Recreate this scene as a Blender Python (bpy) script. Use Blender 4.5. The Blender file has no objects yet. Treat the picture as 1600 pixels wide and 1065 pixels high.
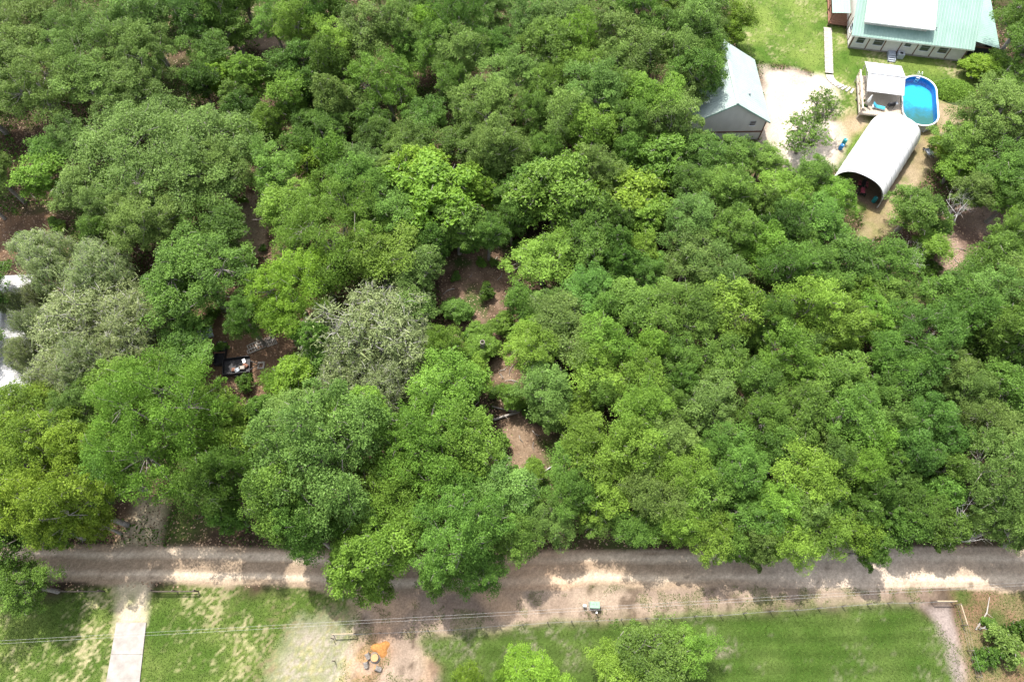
import bpy, math, random
import numpy as np
from math import radians, sin, cos, pi
from mathutils import Vector, Matrix

# ---------------------------------------------------------------- camera, sky, sun, exposure
SC = bpy.context.scene
C = SC.collection
cam_d = bpy.data.cameras.new('camera'); cam = bpy.data.objects.new('camera', cam_d); C.objects.link(cam)
cam_d.sensor_width = 36; cam_d.lens = 24; cam_d.clip_start = 0.5; cam_d.clip_end = 6000
cam.location = (0, 0, 77.0); cam.rotation_euler = (radians(25.88), 0, 0)
SC.camera = cam
SUN_EL = radians(64); SUN_TO = Vector((-0.47, 0.88, 0)).normalized()      # towards the sun, on plan
W = bpy.data.worlds.new('World'); SC.world = W; W.use_nodes = True
nt = W.node_tree; bg = nt.nodes['Background']
sky = nt.nodes.new('ShaderNodeTexSky'); sky.sky_type = 'NISHITA'; sky.sun_disc = False
sky.dust_density = 3.0; sky.sun_elevation = SUN_EL; sky.sun_rotation = math.atan2(SUN_TO.x, SUN_TO.y)
hs_ = nt.nodes.new('ShaderNodeHueSaturation'); hs_.inputs['Saturation'].default_value = .42      # bright cumulus sky: whiter than clear air
nt.links.new(sky.outputs[0], hs_.inputs['Color']); nt.links.new(hs_.outputs[0], bg.inputs[0]); bg.inputs[1].default_value = 0.15
sun_d = bpy.data.lights.new('sun', 'SUN'); sun = bpy.data.objects.new('sun', sun_d); C.objects.link(sun)
sun_d.energy = 2.8; sun_d.angle = radians(0.55); sun_d.color = (1.0, 0.95, 0.87)
sdir = Vector((SUN_TO.x*cos(SUN_EL), SUN_TO.y*cos(SUN_EL), sin(SUN_EL)))
sun.rotation_euler = sdir.to_track_quat('Z', 'Y').to_euler(); sun.location = (0, 0, 120)
SC.view_settings.view_transform = 'Standard'; SC.view_settings.look = 'None'
SC.view_settings.exposure = 1.42; SC.view_settings.gamma = 1.0
SC.render.engine = 'CYCLES'; SC.cycles.max_bounces = 8; SC.cycles.transparent_max_bounces = 16
SC.cycles.use_denoising = True

# ---------------------------------------------------------------- survey tables, metres on the ground (x east, y north)
TREES=[
(-59.51,79.11,7.55,14,'l','olive',0),(-68.9,83.6,5.44,14,'l','olive',0),(-51.92,77.45,4.88,13,'l','olive',13),(-63.84,71.41,5.18,13,'l','olive',0),
(-56.68,72.17,3.92,12,'m','olive',0),(-68.83,76.22,3.97,13,'m','olive',0),(-53.76,85.17,4.14,13,'m','olive',13),(-44.42,59.77,10.43,13,'g','olive',0),
(-52.63,71.41,5.18,13,'l','olive',0),(-45.25,49.91,4.72,11,'m','olive',0),(-38.22,57.79,4.88,12,'l','sage',0),(-62.22,58.63,2.86,8,'s','bright',0),
(-62.24,62.95,2.58,8,'s','mid',0),(-59.26,64.52,3.01,9,'m','olive',0),(-54.77,55.9,3.68,10,'m','olive',0),(-46.79,86.3,3.37,11,'m','dark',13),
(-44.08,81.4,3.34,9,'m','dark',13),(-42.46,77.23,2.4,7,'s','lime',13),(-42.09,86.93,2.68,8,'s','mid',13),(-37.64,76.3,2.72,9,'s','bright',13),
(-35.4,65.64,2.42,9,'s','bright',0),(-37.5,70.25,2.29,9,'s','dark',13),(-31.58,84.56,3.16,11,'m','bright',13),(-25.38,80.56,3.08,12,'m','bright',13),
(-21.05,82.28,4.17,13,'m','sage',13),(-15.94,83.19,3.28,13,'m','sage',13),(-12.5,85.4,2.59,12,'s','lime',3),(-7.74,83.19,4.37,13,'m','dark',3),
(-10.78,78.53,3.05,12,'m','mid',3),(-6.96,77.28,3.57,12,'m','sage',3),(-2.52,79.28,2.7,12,'m','mid',3),(-17.59,73.97,4.57,12,'m','bright',3),
(-23.44,76.39,2.16,10,'s','mid',13),(-30.9,71.89,2.83,10,'s','bright',13),(-33.64,68.15,2.1,9,'s','bright',13),(-27.7,62.07,2.39,8,'s','lime',13),
(-25.04,67.12,2.78,9,'m','dark',13),(-19.59,59.86,3.17,10,'m','sage',3),(-13.67,63.41,3.42,9,'m','mid',3),(-3.39,67.38,4.91,13,'l','sage',3),
(-1.65,60.4,3.46,12,'m','sage',3),(-8.39,73.53,2.65,11,'m','mid',3),(-33.85,78.19,2.38,9,'s','mid',13),(0,73.79,3.49,13,'m','sage',3),
(-29.1,86.98,2.25,11,'s','mid',13),(-35.67,86.98,2.82,11,'m','mid',13),(-9.66,54.32,5.31,11,'mag','lime',3),(-11.93,58.61,3.45,11,'mag','lime',3),
(-7,50.43,3.34,10,'mag','mid',3),(-5.31,55.9,2.94,10,'mag','lime',3),(2.29,84.5,3.3,13,'m','sage',3),(7.35,85.17,4.23,13,'m','sage',6),
(5.34,78.07,4.09,13,'m','mid',6),(8.81,74.33,3.35,12,'m','bright',6),(13.56,81.5,3.98,13,'m','olive',6),(17.65,85.17,2.76,13,'m','mid',6),
(20.83,81.89,3.08,13,'m','mid',6),(26.04,81.5,3.44,13,'m','sage',6),(28.03,81.46,2.55,12,'m','olive',6),(24.05,76.78,3.03,12,'m','olive',6),
(18.33,77.65,3.76,12,'m','olive',6),(14.05,76.41,3.2,12,'m','olive',6),(4.35,71.94,2.96,12,'m','mid',3),(11.2,69.59,3.62,12,'m','sage',6),
(14.91,70.99,3.12,12,'m','mid',6),(18.18,68.67,3.6,12,'m','bright',6),(20.98,65.97,3.41,11,'m','olive',6),(25.32,73.97,3.34,12,'m','mid',6),
(27.75,76.41,2.31,12,'m','mid',6),(23.98,72.17,2.96,12,'m','olive',6),(6.91,65.06,3.2,12,'m','sage',3),(10.32,64.3,3.89,11,'m','bright',6),
(15.48,65.41,2.89,11,'m','mid',6),(2.74,66.54,2.56,11,'m','mid',3),(1.7,62.64,2.38,9,'m','sage',3),(4.61,61.14,2.52,10,'m','mid',3),
(8.98,79.96,3.05,13,'m','bright',6),(34.85,89.7,2.32,8,'s','lime',6),(33.57,87.99,1.95,6,'s','lime',6),(5.65,54.82,5,11,'mag','bright',12),
(2.45,56.85,3.26,11,'mag','mid',3),(15.12,55.9,4.58,10,'mag','lime',12),(19.39,60.69,4.05,9,'mag','bright',6),(17.81,52.43,2.91,9,'mag','bright',12),
(9.61,51.89,2.72,10,'mag','mid',12),(25.19,61.85,3.42,8,'m','mid',6),(30.27,63.03,2.94,7,'m','mid',6),(34.07,62.48,2.93,7,'m','mid',6),
(23.13,56.47,2.97,9,'m','mid',6),(-56.5,45.26,3.56,10,'mo','grey',1),(-49.32,43,3.52,10,'mo','grey',1),(-49.66,37.4,5.59,11,'mo','grey',1),
(-43.72,35.7,4.26,10,'mo','grey',2),(-58.01,33.88,1.79,7,'mo','grey',1),(-60.87,40.45,1.39,7,'mo','grey',1),(-58.76,41.61,1.4,7,'mo','grey',1),
(-56.66,37.28,1.96,8,'mo','grey',1),(-49.95,30.49,3.71,10,'mo','grey',1),(-47.91,30.88,3.29,10,'mo','grey',1),(-36.81,41.94,6.19,11,'l','mid',2),
(-41.6,39.47,3.33,9,'m','mid',2),(-21.7,48.45,7.44,12,'l','bright',3),(-27.89,52.33,3.82,11,'m','bright',0),(-15.86,51.36,3.65,11,'m','mid',3),
(-25.8,40.37,4.64,11,'m','lime',2),(-30.95,36.91,2.24,9,'m','dark',2),(-16.25,45.26,4.02,10,'m','bright',3),(-23,43.45,3.07,10,'m','bright',2),
(-26.85,36.91,2.69,9,'m','lime',2),(-19.42,55.32,3.24,11,'m','mid',3),(-11.62,43.9,3.25,9,'m','sage',4),(-12.17,39,2.74,8,'s','sage',4),
(-16.17,35.7,6.17,10,'mo','grey',4),(-18.7,30.42,3.6,9,'mo','grey',2),(-13.61,29.64,3.58,9,'mo','grey',4),(-11.1,33.95,2.66,8,'mo','grey',4),
(-22.22,32.65,2.67,7,'s','mid',2),(-6.79,40.49,1.6,3.4,'s','mid',4),(-4.09,37.54,1.42,3.4,'s','bright',4),(0,29,1.5,4,'s','bright',5),
(2.5,20.23,1.28,4,'s','bright',5),(-1.18,38.44,1.58,4,'s','bright',4),(-3.5,35.64,1.71,4,'s','bright',4),(-5,33.94,1.54,4,'s','bright',4),
(-2.5,60.07,2.84,10,'m','dark',3),(-2.05,55.45,2.63,9,'m','dark',3),(0,51.97,2.12,8,'s','dark',3),(3.88,45.72,3.72,10,'m','bright',12),
(9.4,47.58,3.29,10,'m','mid',12),(9,41.04,3.05,9,'m','mint',12),(3.67,39.87,2.29,8,'m','sage',12),(5.87,35.29,3.96,10,'m','sage',12),
(2.1,36.27,1.95,8,'s','bright',4),(14.9,38.21,3.73,10,'m','mid',12),(10.53,33.66,2.91,10,'m','bright',12),(20.19,36.98,3.38,11,'m','mid',12),
(25.81,37.82,3.69,11,'m','bright',12),(21.45,44.8,3.52,11,'m','olive',12),(24.48,41.68,3.31,11,'m','olive',12),(16.22,43.44,2.78,9,'m','mid',12),
(26.49,48.02,3.27,11,'m','mid',7),(22.03,49.91,3.46,11,'m','sage',12),(27.65,54.88,3.25,10,'m','mid',6),(30.17,46.62,3.09,11,'m','bright',7),
(35.01,55.96,3.46,9,'m','bright',7),(39.52,58.63,2.86,8,'m','mid',7),(38.8,50.43,3.18,10,'m','mid',7),(41.54,55.24,2.63,9,'m','bright',7),
(33.63,49.47,3.01,10,'m','dark',7),(52.33,54.01,3.48,7,'m','mid',8),(55.94,52.3,1.86,4,'s','mid',8),(54.32,49.62,2.16,5,'s','bright',8),
(41.26,44.34,3.82,11,'m','mid',7),(45.72,43.9,3.07,10,'m','mid',8),(32.54,42.56,3.03,11,'m','dark',7),(36.79,43,2.88,11,'m','mid',7),
(33.92,37.82,3.24,11,'m','bright',16),(37.9,35.74,3.35,11,'m','bright',16),(45.13,39.92,2.86,10,'m','mid',16),(50.74,39.94,3.43,11,'m','mid',8),
(58.07,44.34,3.52,11,'m','dark',8),(61.71,48.02,2.65,11,'m','mid',8),(55.21,39.94,2.98,11,'m','sage',8),(58.93,40.37,2.99,11,'m','sage',8),
(46.46,33.76,4.15,12,'l','mint',16),(41.84,36.98,2.94,11,'m','bright',16),(54.68,33.76,3,12,'m','dark',16),(51.51,36.15,2.92,11,'m','dark',16),
(30.64,31.73,3.28,11,'m','bright',16),(35.78,29.03,3.51,11,'m','mid',16),(30.88,25.31,3.16,11,'m','mid',16),(36.14,24.23,3.14,11,'m','mid',16),
(41.94,31.34,2.56,11,'m','mid',16),(43.58,29.48,3.21,12,'m','mint',16),(48.37,30.18,2.82,11,'m','sage',16),(50.06,27.53,2.5,11,'m','sage',16),
(54.61,27.61,3.03,12,'m','mid',16),(55.97,31.79,2.12,12,'m','dark',16),(43.98,24.23,2.73,11,'m','mint',16),(38.69,21.98,2.44,10,'m','bright',16),
(42.05,20.72,2.67,11,'m','mint',16),(46.64,22.81,2.57,11,'m','mint',16),(50.58,23.52,2.72,11,'m','olive',16),(49.36,17.82,4.03,12,'l','olive',11),
(52.18,21.53,2.66,12,'m','olive',11),(30.19,18.01,3.02,11,'m','bright',16),(35.63,18.87,2.26,10,'m','bright',16),(27.76,21.06,2.68,11,'m','mid',16),
(27.02,15.23,2.6,10,'m','bright',10),(41.36,16.37,2.51,9,'m','dark',11),(45.32,17.21,2.15,8,'s','mid',11),(28.04,12.18,2.84,9,'m','bright',10),
(32.39,12.94,2.85,9,'m','bright',11),(35.89,12.62,1.7,8,'s','bright',11),(41.03,13.4,2.12,7,'s','dark',11),(45.13,13.4,2.25,7,'s','mid',11),
(50.32,13.32,2.34,9,'m','sage',11),(38.64,14.56,1.98,8,'s','dark',11),(50.5,15.54,1.73,8,'m','olive',11),(2.17,32.86,3.04,10,'m','bright',4),
(3.68,28.95,3.11,10,'m','sage',5),(9.32,31.27,3.3,10,'m','bright',12),(14.3,29.18,2.97,10,'m','bright',12),(18.76,32.46,2.6,10,'m','mid',12),
(23.46,31.34,3.27,11,'m','mid',12),(27.36,29.03,2.81,11,'m','mid',16),(4.42,25.99,1.85,7,'s','sage',5),(8.03,26.98,1.87,7,'s','bright',5),
(21.35,25.9,3.44,11,'m','olive',12),(23.51,21.76,2.96,11,'m','mid',10),(26.99,24.59,2.46,11,'m','mid',16),(13.52,24.33,3.11,12,'m','bright',5),
(7.96,21.19,3.18,12,'m','bright',5),(12.02,20.5,3.43,12,'m','bright',10),(16.05,21.19,3.05,12,'m','olive',10),(5.96,19.35,2.65,11,'m','mid',5),
(17.22,18.21,2.5,11,'m','bright',10),(9.78,16.89,2.74,11,'m','bright',10),(6.03,16.21,2.23,10,'m','mid',10),(14,16.04,2.72,11,'m','olive',10),
(19.53,16.69,2.73,11,'m','mid',10),(23.13,18.21,2.76,11,'m','mid',10),(24.59,14.26,2.72,10,'m','mid',10),(16.76,13.63,2.45,10,'m','bright',10),
(20.13,12.31,2.45,9,'m','bright',10),(12.99,13.32,2.34,9,'m','mid',10),(9.25,14.56,2.25,8,'m','mid',10),(22.7,11.67,1.69,8,'s','mid',10),
(-24.93,30.88,2.64,7,'s','lime',2),(-26.82,29.75,1.91,6,'s','lime',2),(-22.78,24.85,3.45,10,'m','sage',2),(-27.96,26.11,1.84,8,'s','mid',2),
(-7.06,28.57,3.95,10,'m','bright',4),(-4.32,30.42,2.01,9,'m','bright',4),(-19.17,19.14,6.18,18,'l','sage',2),(-16.16,23.62,3.5,12,'m','bright',2),
(-9.54,21.3,4.87,13,'l','bright',5),(-4.32,21.53,3.72,12,'m','bright',5),(-12.83,17.31,4.23,13,'l','bright',17),(-21.94,14.41,3.44,19,'l','mid',17),
(-19.68,12.23,2.74,17,'m','mid',17),(-13.24,11.08,3.82,13,'m','bright',17),(-16.12,9.1,2.28,9,'m','bright',17),(-10.14,12.55,2.92,11,'m','bright',17),
(-4.98,12.59,4.6,13,'l','mid',17),(-0.64,16.2,3.47,12,'m','sage',5),(0,12.37,2.56,10,'m','mid',5),(-7.01,8.89,2.29,8,'m','dark',17),
(-3.51,9.19,2.43,8,'m','dark',17),(4.24,14.09,2.48,9,'m','sage',10),(-13.62,7.98,1.9,8,'m','bright',17),(-35.56,22.51,7.15,17,'g','bright',2),
(-31.91,25.31,2.75,11,'m','bright',2),(-43.3,28.28,3.63,11,'m','bright',1),(-30.36,22.46,3.1,11,'m','bright',2),(-29.35,16.01,2.47,16,'m','dark',9),
(-27.36,17.71,2.5,16,'m','dark',2),(-41.42,18.49,2.74,12,'m','mid',9),(-49.73,20.72,4.94,11,'l','yel',1),(-53.39,25.58,3.33,10,'m','yel',1),
(-42.69,14.75,3.22,15,'m','yel',9),(-47.53,14.9,2.94,16,'m','yel',9),(-45.62,21.28,2.7,10,'m','yel',9),(-43.11,13.77,1.82,9,'m','yel',9),
(-51.59,27.34,2.4,9,'m','yel',1),(-48.38,7.78,2.63,9,'m','mid',9),(-52.08,9.7,3.7,12,'l','mid',9),(-54.53,15.23,3.76,14,'l','mid',1),
(13.46,1.36,3.76,8,'m','mid',14),(10.2,0.11,2.43,7,'m','bright',14),(17.24,2.1,2.22,7,'m','bright',14),(-4.41,-0.28,1.26,4,'s','lime',14),
(1.84,-0.28,2.69,6,'m','lime',14),(-0.62,-0.67,1.25,5,'s','lime',14),(50.04,2.62,1.56,2.6,'s','olive',11),(48.48,1.51,1.03,2,'s','dark',11),
(52.11,3.82,1.18,2.6,'s','dark',11),(66.01,68.38,5.39,10,'l','sage',15),(62.03,65.18,3.47,8,'m','mid',15),(65.77,60.69,3.88,9,'m','mid',15),
(64.47,58.31,3.36,8,'m','dark',8),(64.92,55.45,2.96,9,'m','dark',8),(73.47,80.37,3.65,11,'m','dark',15),(75.42,86.07,3.72,12,'m','dark',15),
(72.61,75.07,3.25,9,'m','mid',15),(70.89,82.57,2.33,3.5,'s','lime',15),(73.73,82.26,2.52,4,'s','lime',15),(60.78,66.92,2,3.5,'s','lime',15),
(60.78,62.21,2.47,5,'s','bright',8),(41.11,67.65,3.2,6,'sp','mid',7),(43.97,71.57,2.5,8,'sp','mid',7),(-74.33,71.29,3.91,8.8,'m','olive',0),
(-62.68,95.59,4.3,10.6,'m','olive',13),(55.47,17.81,2.93,8.9,'m','mid',11),(-23.26,60.63,2.37,10.5,'s','bright',3),(-24.89,70.79,2.55,10.9,'s','olive',13),
(53.81,12.48,2.82,9.9,'m','dark',11),(-51.2,51.82,2.71,9.7,'m','olive',0),(63.55,44.7,2.65,9.4,'m','bright',8),(-41.29,93.01,4.24,10.8,'m','dark',13),
(15.25,92.81,3.01,8.8,'m','bright',6),(-33.04,95.67,4.3,10.3,'m','olive',13),(13.19,44.38,2.05,10.8,'s','dark',12),(28.36,91.41,3.89,10.7,'m','dark',6),
(-80.48,88.21,4.17,10.3,'m','olive',0),(-14.88,90.87,2.5,9.6,'s','olive',13),(-57.92,24.97,3.04,10.1,'m','mid',1),(-72.28,62.76,3.7,10.8,'m','olive',1),
(-30.56,79.7,2.55,9.5,'s','dark',13),(-28.57,95.02,2.76,9.8,'s','mid',13),(-20.88,95.55,4.32,9.5,'m','olive',13),(15.81,33.2,2,9.6,'s','bright',12),
(-28.95,63.93,2.21,9.8,'s','dark',13),(-52.9,93.98,3.59,8.3,'m','mid',13),(58.53,24.69,3.07,8.7,'m','sage',16),(-5.68,94.76,4.27,10.9,'m','dark',3),
(-55.78,21.29,2.02,11,'m','mid',1),(-11.83,68.21,3.13,10,'m','mid',3),(-63.36,41.96,3.32,10.9,'m','dark',1),(22.97,93.51,3.47,8.1,'m','bright',6),
(17.77,25.71,2.4,9.5,'m','dark',10),(-29.17,14.63,1.67,10.8,'s','mid',9),(-12.53,48.45,2.2,8.2,'s','mid',3),(10.5,96.98,3.68,8.1,'m','olive',6),
(32.89,16.24,2.02,9.5,'m','mid',16),(12.81,47.07,2.02,10.9,'s','mid',12),(39.05,17.53,1.72,9.6,'s','sage',16),(-30.86,58.23,3.31,10.6,'m','mid',0),
(5.21,96.8,3.57,9.3,'m','bright',6),(-47.59,96.7,3.54,9.3,'m','dark',13),(-36.4,50.25,3.48,10.4,'m','dark',0),(9.85,27.52,1.81,10.6,'s','mid',5),
(-6.76,64.48,3.47,8.1,'m','mid',3),(-28.48,68.43,2.29,8.2,'s','mid',13),(-82.78,96.07,2.64,8.5,'s','olive',0),(65.58,51.58,2.33,10.7,'s','bright',8),
(-51.38,48.73,2.06,9.4,'s','mid',0),(-12.95,97.23,3.22,8.8,'m','olive',13),(-2.83,89.13,3.39,8.3,'m','olive',3),(70.41,55.69,2.68,9.2,'m','olive',15),
(-50.68,12.8,1.97,10.9,'m','dark',9),(-47.08,25.16,2.43,9.5,'m','olive',1),(-37.92,34.43,3.26,8.1,'m','mid',2),(-67.74,58.77,2.73,11,'m','olive',1),
(45.78,19.15,1.74,9.6,'s','mid',11),(36.71,11.52,1.65,10.1,'s','mid',11),(58.95,31.5,1.86,10.6,'s','mid',16),(-7.46,33.37,2.22,10.8,'m','bright',4),
(-47.03,13.21,2.14,9.9,'m','bright',9),(15.04,61.35,2.17,10.7,'s','mid',6),(-39.06,72.96,2.32,9.3,'s','mid',13),(-63,34.56,3.24,9,'m','mid',1),
(0.96,39.89,1.97,8.9,'s','mid',4),(-15.12,80.99,2.4,9.7,'s','mid',3),(40.5,27.42,2.61,9.2,'m','mid',16),(63.13,40.12,2.11,8.9,'s','olive',8),
(-75.65,95.55,3.5,10.1,'m','olive',0),(76.91,75.06,3.13,9.6,'m','dark',15),(-23.07,34.44,1.94,10.8,'s','mid',2),(36.88,16.46,1.72,9.4,'s','dark',16),
(24.84,11.48,1.67,9.2,'s','olive',10),(-69.03,94.67,4.3,9.8,'m','olive',13),(39.65,19.53,1.74,9.6,'s','mid',16),(72.6,63.93,3.73,10.5,'m','olive',15),
(60.35,56.84,2.21,8.4,'s','olive',8),(-9.74,48.02,2.06,8.7,'s','dark',3),(-43.43,88.42,2.46,10.5,'s','mid',13),(0.5,94.66,3.12,10.2,'m','bright',3),
(-28.24,74.02,2.32,9.9,'s','dark',13),(-18,65.54,2.77,8.2,'m','dark',3),(-3.05,49.45,2.41,9.3,'m','dark',3),(-22.49,72.22,2.31,9.3,'s','olive',13),
(-17.33,13.97,2.65,10.5,'m','mid',17),(35.17,33.71,2.34,9.1,'m','olive',16),(29.65,14.58,1.88,10.8,'s','olive',16),(31.45,52.6,2.29,9.6,'s','mid',7),
(53.21,33.3,2.13,8,'s','dark',16),(19.05,28.92,1.94,8.9,'s','mid',12),(59.43,37.11,2.01,10.2,'s','mid',8),(38.34,40.76,1.98,8.7,'s','mid',16),
(35.85,46.46,2.02,10.3,'s','mid',7),(66.67,43.65,2.11,8.5,'s','olive',8),(29.37,36.43,2.38,10.8,'m','dark',16),(16.04,46.45,2.03,10,'s','bright',12),
(-55.73,93.67,2.52,10.6,'s','olive',13),(-26.01,90.25,2.48,10.6,'s','mid',13),(33.5,20.03,1.73,10.7,'s','olive',16),(41.09,40.41,1.98,9.7,'s','bright',16),
(40.35,24.32,1.79,10.1,'s','sage',16),(-77.02,80.02,3.27,9,'m','olive',0),(-16.3,57.8,2.37,9.2,'s','olive',3),(-69.64,56.03,2.35,9.3,'s','olive',1),
(73.52,69.87,2.48,8.1,'s','dark',15),(-55.24,18.89,2.08,8.5,'m','dark',1),(10.92,38.27,2,8.5,'s','mid',12),(60.94,33.97,1.88,10.5,'s','sage',8),
(10.75,57.94,2.94,10.8,'m','olive',12),(67.38,46.85,2.06,8.3,'s','bright',8),(63.04,37.65,1.92,10.8,'s','dark',8),(-25.92,76.55,2.33,10.7,'s','mid',13),
(-19.43,69.08,2.29,8.5,'s','dark',3),(25.74,96.96,2.58,8.7,'s','dark',6),(-44.38,75.47,2.33,10.1,'s','dark',13),(28.15,34.83,1.93,8.1,'s','mid',16),
(20.76,21.3,2.1,8.4,'m','mid',10),(33.38,22.12,1.78,9.3,'s','olive',16),(12.9,51.15,2.09,8.9,'s','dark',12),(-58.34,20.45,1.77,8.9,'s','mid',1),
(35.79,14.41,1.7,9.3,'s','mid',11),(60.33,29.59,1.86,9.3,'s','dark',16),(-4.74,18.01,2.36,9.7,'m','mid',5),
]
ROAD=[(-69.2,10.5),(-52.7,10.6),(-34.6,10.5),(-20.7,10.0),(-6.9,9.5),(6.9,10.1),(27.6,10.1),(41.5,10.2),(69.1,10.1)]
APRON=[(-42.1,9.0),(-38.7,9.0),(-38.0,4.3),(-41.3,4.3)]
LANE=[(-42.7,12.3),(-38.5,12.3),(-38.8,17.5),(-42.2,17.5)]
SLAB=[(-41.3,4.7),(-38.2,4.7),(-37.5,-1.4),(-40.9,-1.4)]
LAWN_W=[(-74.7,7.3),(-41.5,7.7),(-38.6,8.1),(-17.7,7.8),(-17.6,3.6),(-19.6,-4.0),(-69.6,-4.0)]
PALE_W=[(-22.0,4.5),(-17.6,3.7),(-16.8,-4.0),(-23.4,-4.0),(-23.5,0.6)]
LAWN_E=[(-9.3,3.0),(3.3,4.3),(19.5,5.3),(31.7,6.1),(41.9,6.4),(44.6,5.1),(45.4,2.4),(45.0,-4.0),(-6.3,-4.0),(-7.2,0.6)]
VERGE=[(-19.2,9.3),(13.7,9.3),(47.3,9.0),(45.2,6.1),(31.6,5.8),(19.4,4.9),(3.3,3.9),(-9.2,2.7),(-6.3,-4.0),(-17.1,-4.0),(-17.6,3.9)]
PATH_E=[(43.2,6.4),(46.3,6.4),(46.5,2.4),(46.2,-4.0),(44.3,-4.0),(45.2,2.4)]
ROUGH=[(46.4,8.1),(68.6,9.0),(61.5,-8.3),(46.2,-4.0),(46.5,2.4),(46.3,5.4)]
SAND_N=[(38.5,85.1),(43.8,84.3),(48.8,82.0),(49.1,78.7),(47.6,74.2),(49.2,70.5),(46.7,65.1),(41.0,63.9),(36.0,66.9),(37.5,73.5)]
YARD=[(37.8,113.1),(55.6,113.1),(53.1,91.0),(72.3,86.8),(72.7,81.3),(67.4,76.7),(62.7,71.7),(59.5,68.6),(55.6,60.5),(46.8,57.2),(45.9,65.7),(48.8,70.5),(48.0,76.1),(48.3,82.4),(43.8,84.7),(38.6,85.4),(35.5,88.9)]
DRY=[(63.3,77.4),(67.4,76.7),(64.9,71.1),(62.0,67.4),(56.5,60.5),(52.1,53.5),(47.1,52.5),(49.7,58.3),(57.1,66.3),(60.0,70.5)]
DRY2=[(48.0,73.5),(52.1,75.0),(52.7,73.5),(48.3,68.0),(45.8,65.1)]
EARTH=[(59.2,57.2),(67.8,59.4),(70.7,57.2),(66.7,53.0),(58.3,47.9),(54.7,46.9)]
PINK1=[(-52.4,92.5),(-37.2,94.0),(-35.5,88.9),(-51.7,88.9)]
PINK2=[(-37.5,59.4),(-33.2,61.7),(-33.0,50.4),(-38.0,49.9),(-38.1,55.1)]
JUNK=[(-41.0,41.7),(-36.0,41.2),(-26.9,40.3),(-27.7,34.9),(-30.1,29.9),(-36.4,30.7)]
CLEAR=[(-9.8,49.9),(0.9,52.0),(-0.4,42.2),(-2.4,34.9),(-8.0,37.6)]
CLEAR2=[(-2.5,34.5),(2.0,36.2),(3.0,24.3),(4.5,19.7),(1.8,14.0),(-1.1,23.5)]
WESTGAP=[(-75.6,56.2),(-60.7,56.2),(-59.9,50.4),(-73.1,48.9)]
CPFLOOR=[(45.8,60.5),(50.6,57.2),(59.7,69.2),(53.9,71.7)]
SAWDUST=[(-15.8,2.1),(-13.3,3.3),(-12.4,2.4),(-13.1,1.2),(-14.6,-0.6),(-16.3,-0.7)]
FENCE_A=[(-18.5,3.5),(-16.2,3.6),(-13.6,3.7),(-11.0,3.8),(-8.7,3.9),(-6.3,4.0),(-3.8,4.2),(-1.3,4.4),(1.1,4.5),(3.7,4.7),(6.2,4.8),(8.8,4.9),(11.4,5.0),(14.0,5.1),(16.6,5.1),(19.1,5.3),(21.8,5.4),(24.3,5.6),(27.1,5.8),(29.7,5.9),(32.2,6.1),(34.8,6.3),(37.5,6.5),(39.7,6.6),(42.0,6.6),(44.3,6.7),(46.4,6.7)]
FENCE_B=[(46.4,6.7),(46.5,4.7),(46.4,2.3),(46.5,-0.1),(46.6,-2.6)]
FENCE_C=[(-18.5,3.5),(-18.1,1.4),(-17.7,-0.7),(-17.3,-2.8)]

# ---------------------------------------------------------------- helpers
def link(o, parent=None):
    C.objects.link(o)
    if parent: o.parent = parent
    return o
def tag(o, label=None, cat=None, group=None, kind=None):
    if label: o['label'] = label
    if cat: o['category'] = cat
    if group: o['group'] = group
    if kind: o['kind'] = kind
    return o
def thing(name, label, cat, loc=(0, 0, 0), rz=0, group=None):
    o = bpy.data.objects.new(name, None); C.objects.link(o); o.empty_display_size = .3
    o.location = loc; o.rotation_euler = (0, 0, rz)
    return tag(o, label, cat, group)
def np_mesh(name, v, f, smooth=False):
    """mesh from numpy arrays; f is an (n,4) or (n,3) index array"""
    v = np.asarray(v, np.float32); f = np.asarray(f, np.int32)
    m = bpy.data.meshes.new(name); m.vertices.add(len(v)); m.vertices.foreach_set('co', v.ravel())
    k = f.shape[1]; m.loops.add(f.size); m.loops.foreach_set('vertex_index', f.ravel())
    m.polygons.add(len(f)); m.polygons.foreach_set('loop_start', np.arange(0, f.size, k, dtype=np.int32))
    m.polygons.foreach_set('use_smooth', np.full(len(f), smooth, bool))
    m.update(calc_edges=True); m.validate(); return m
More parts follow.
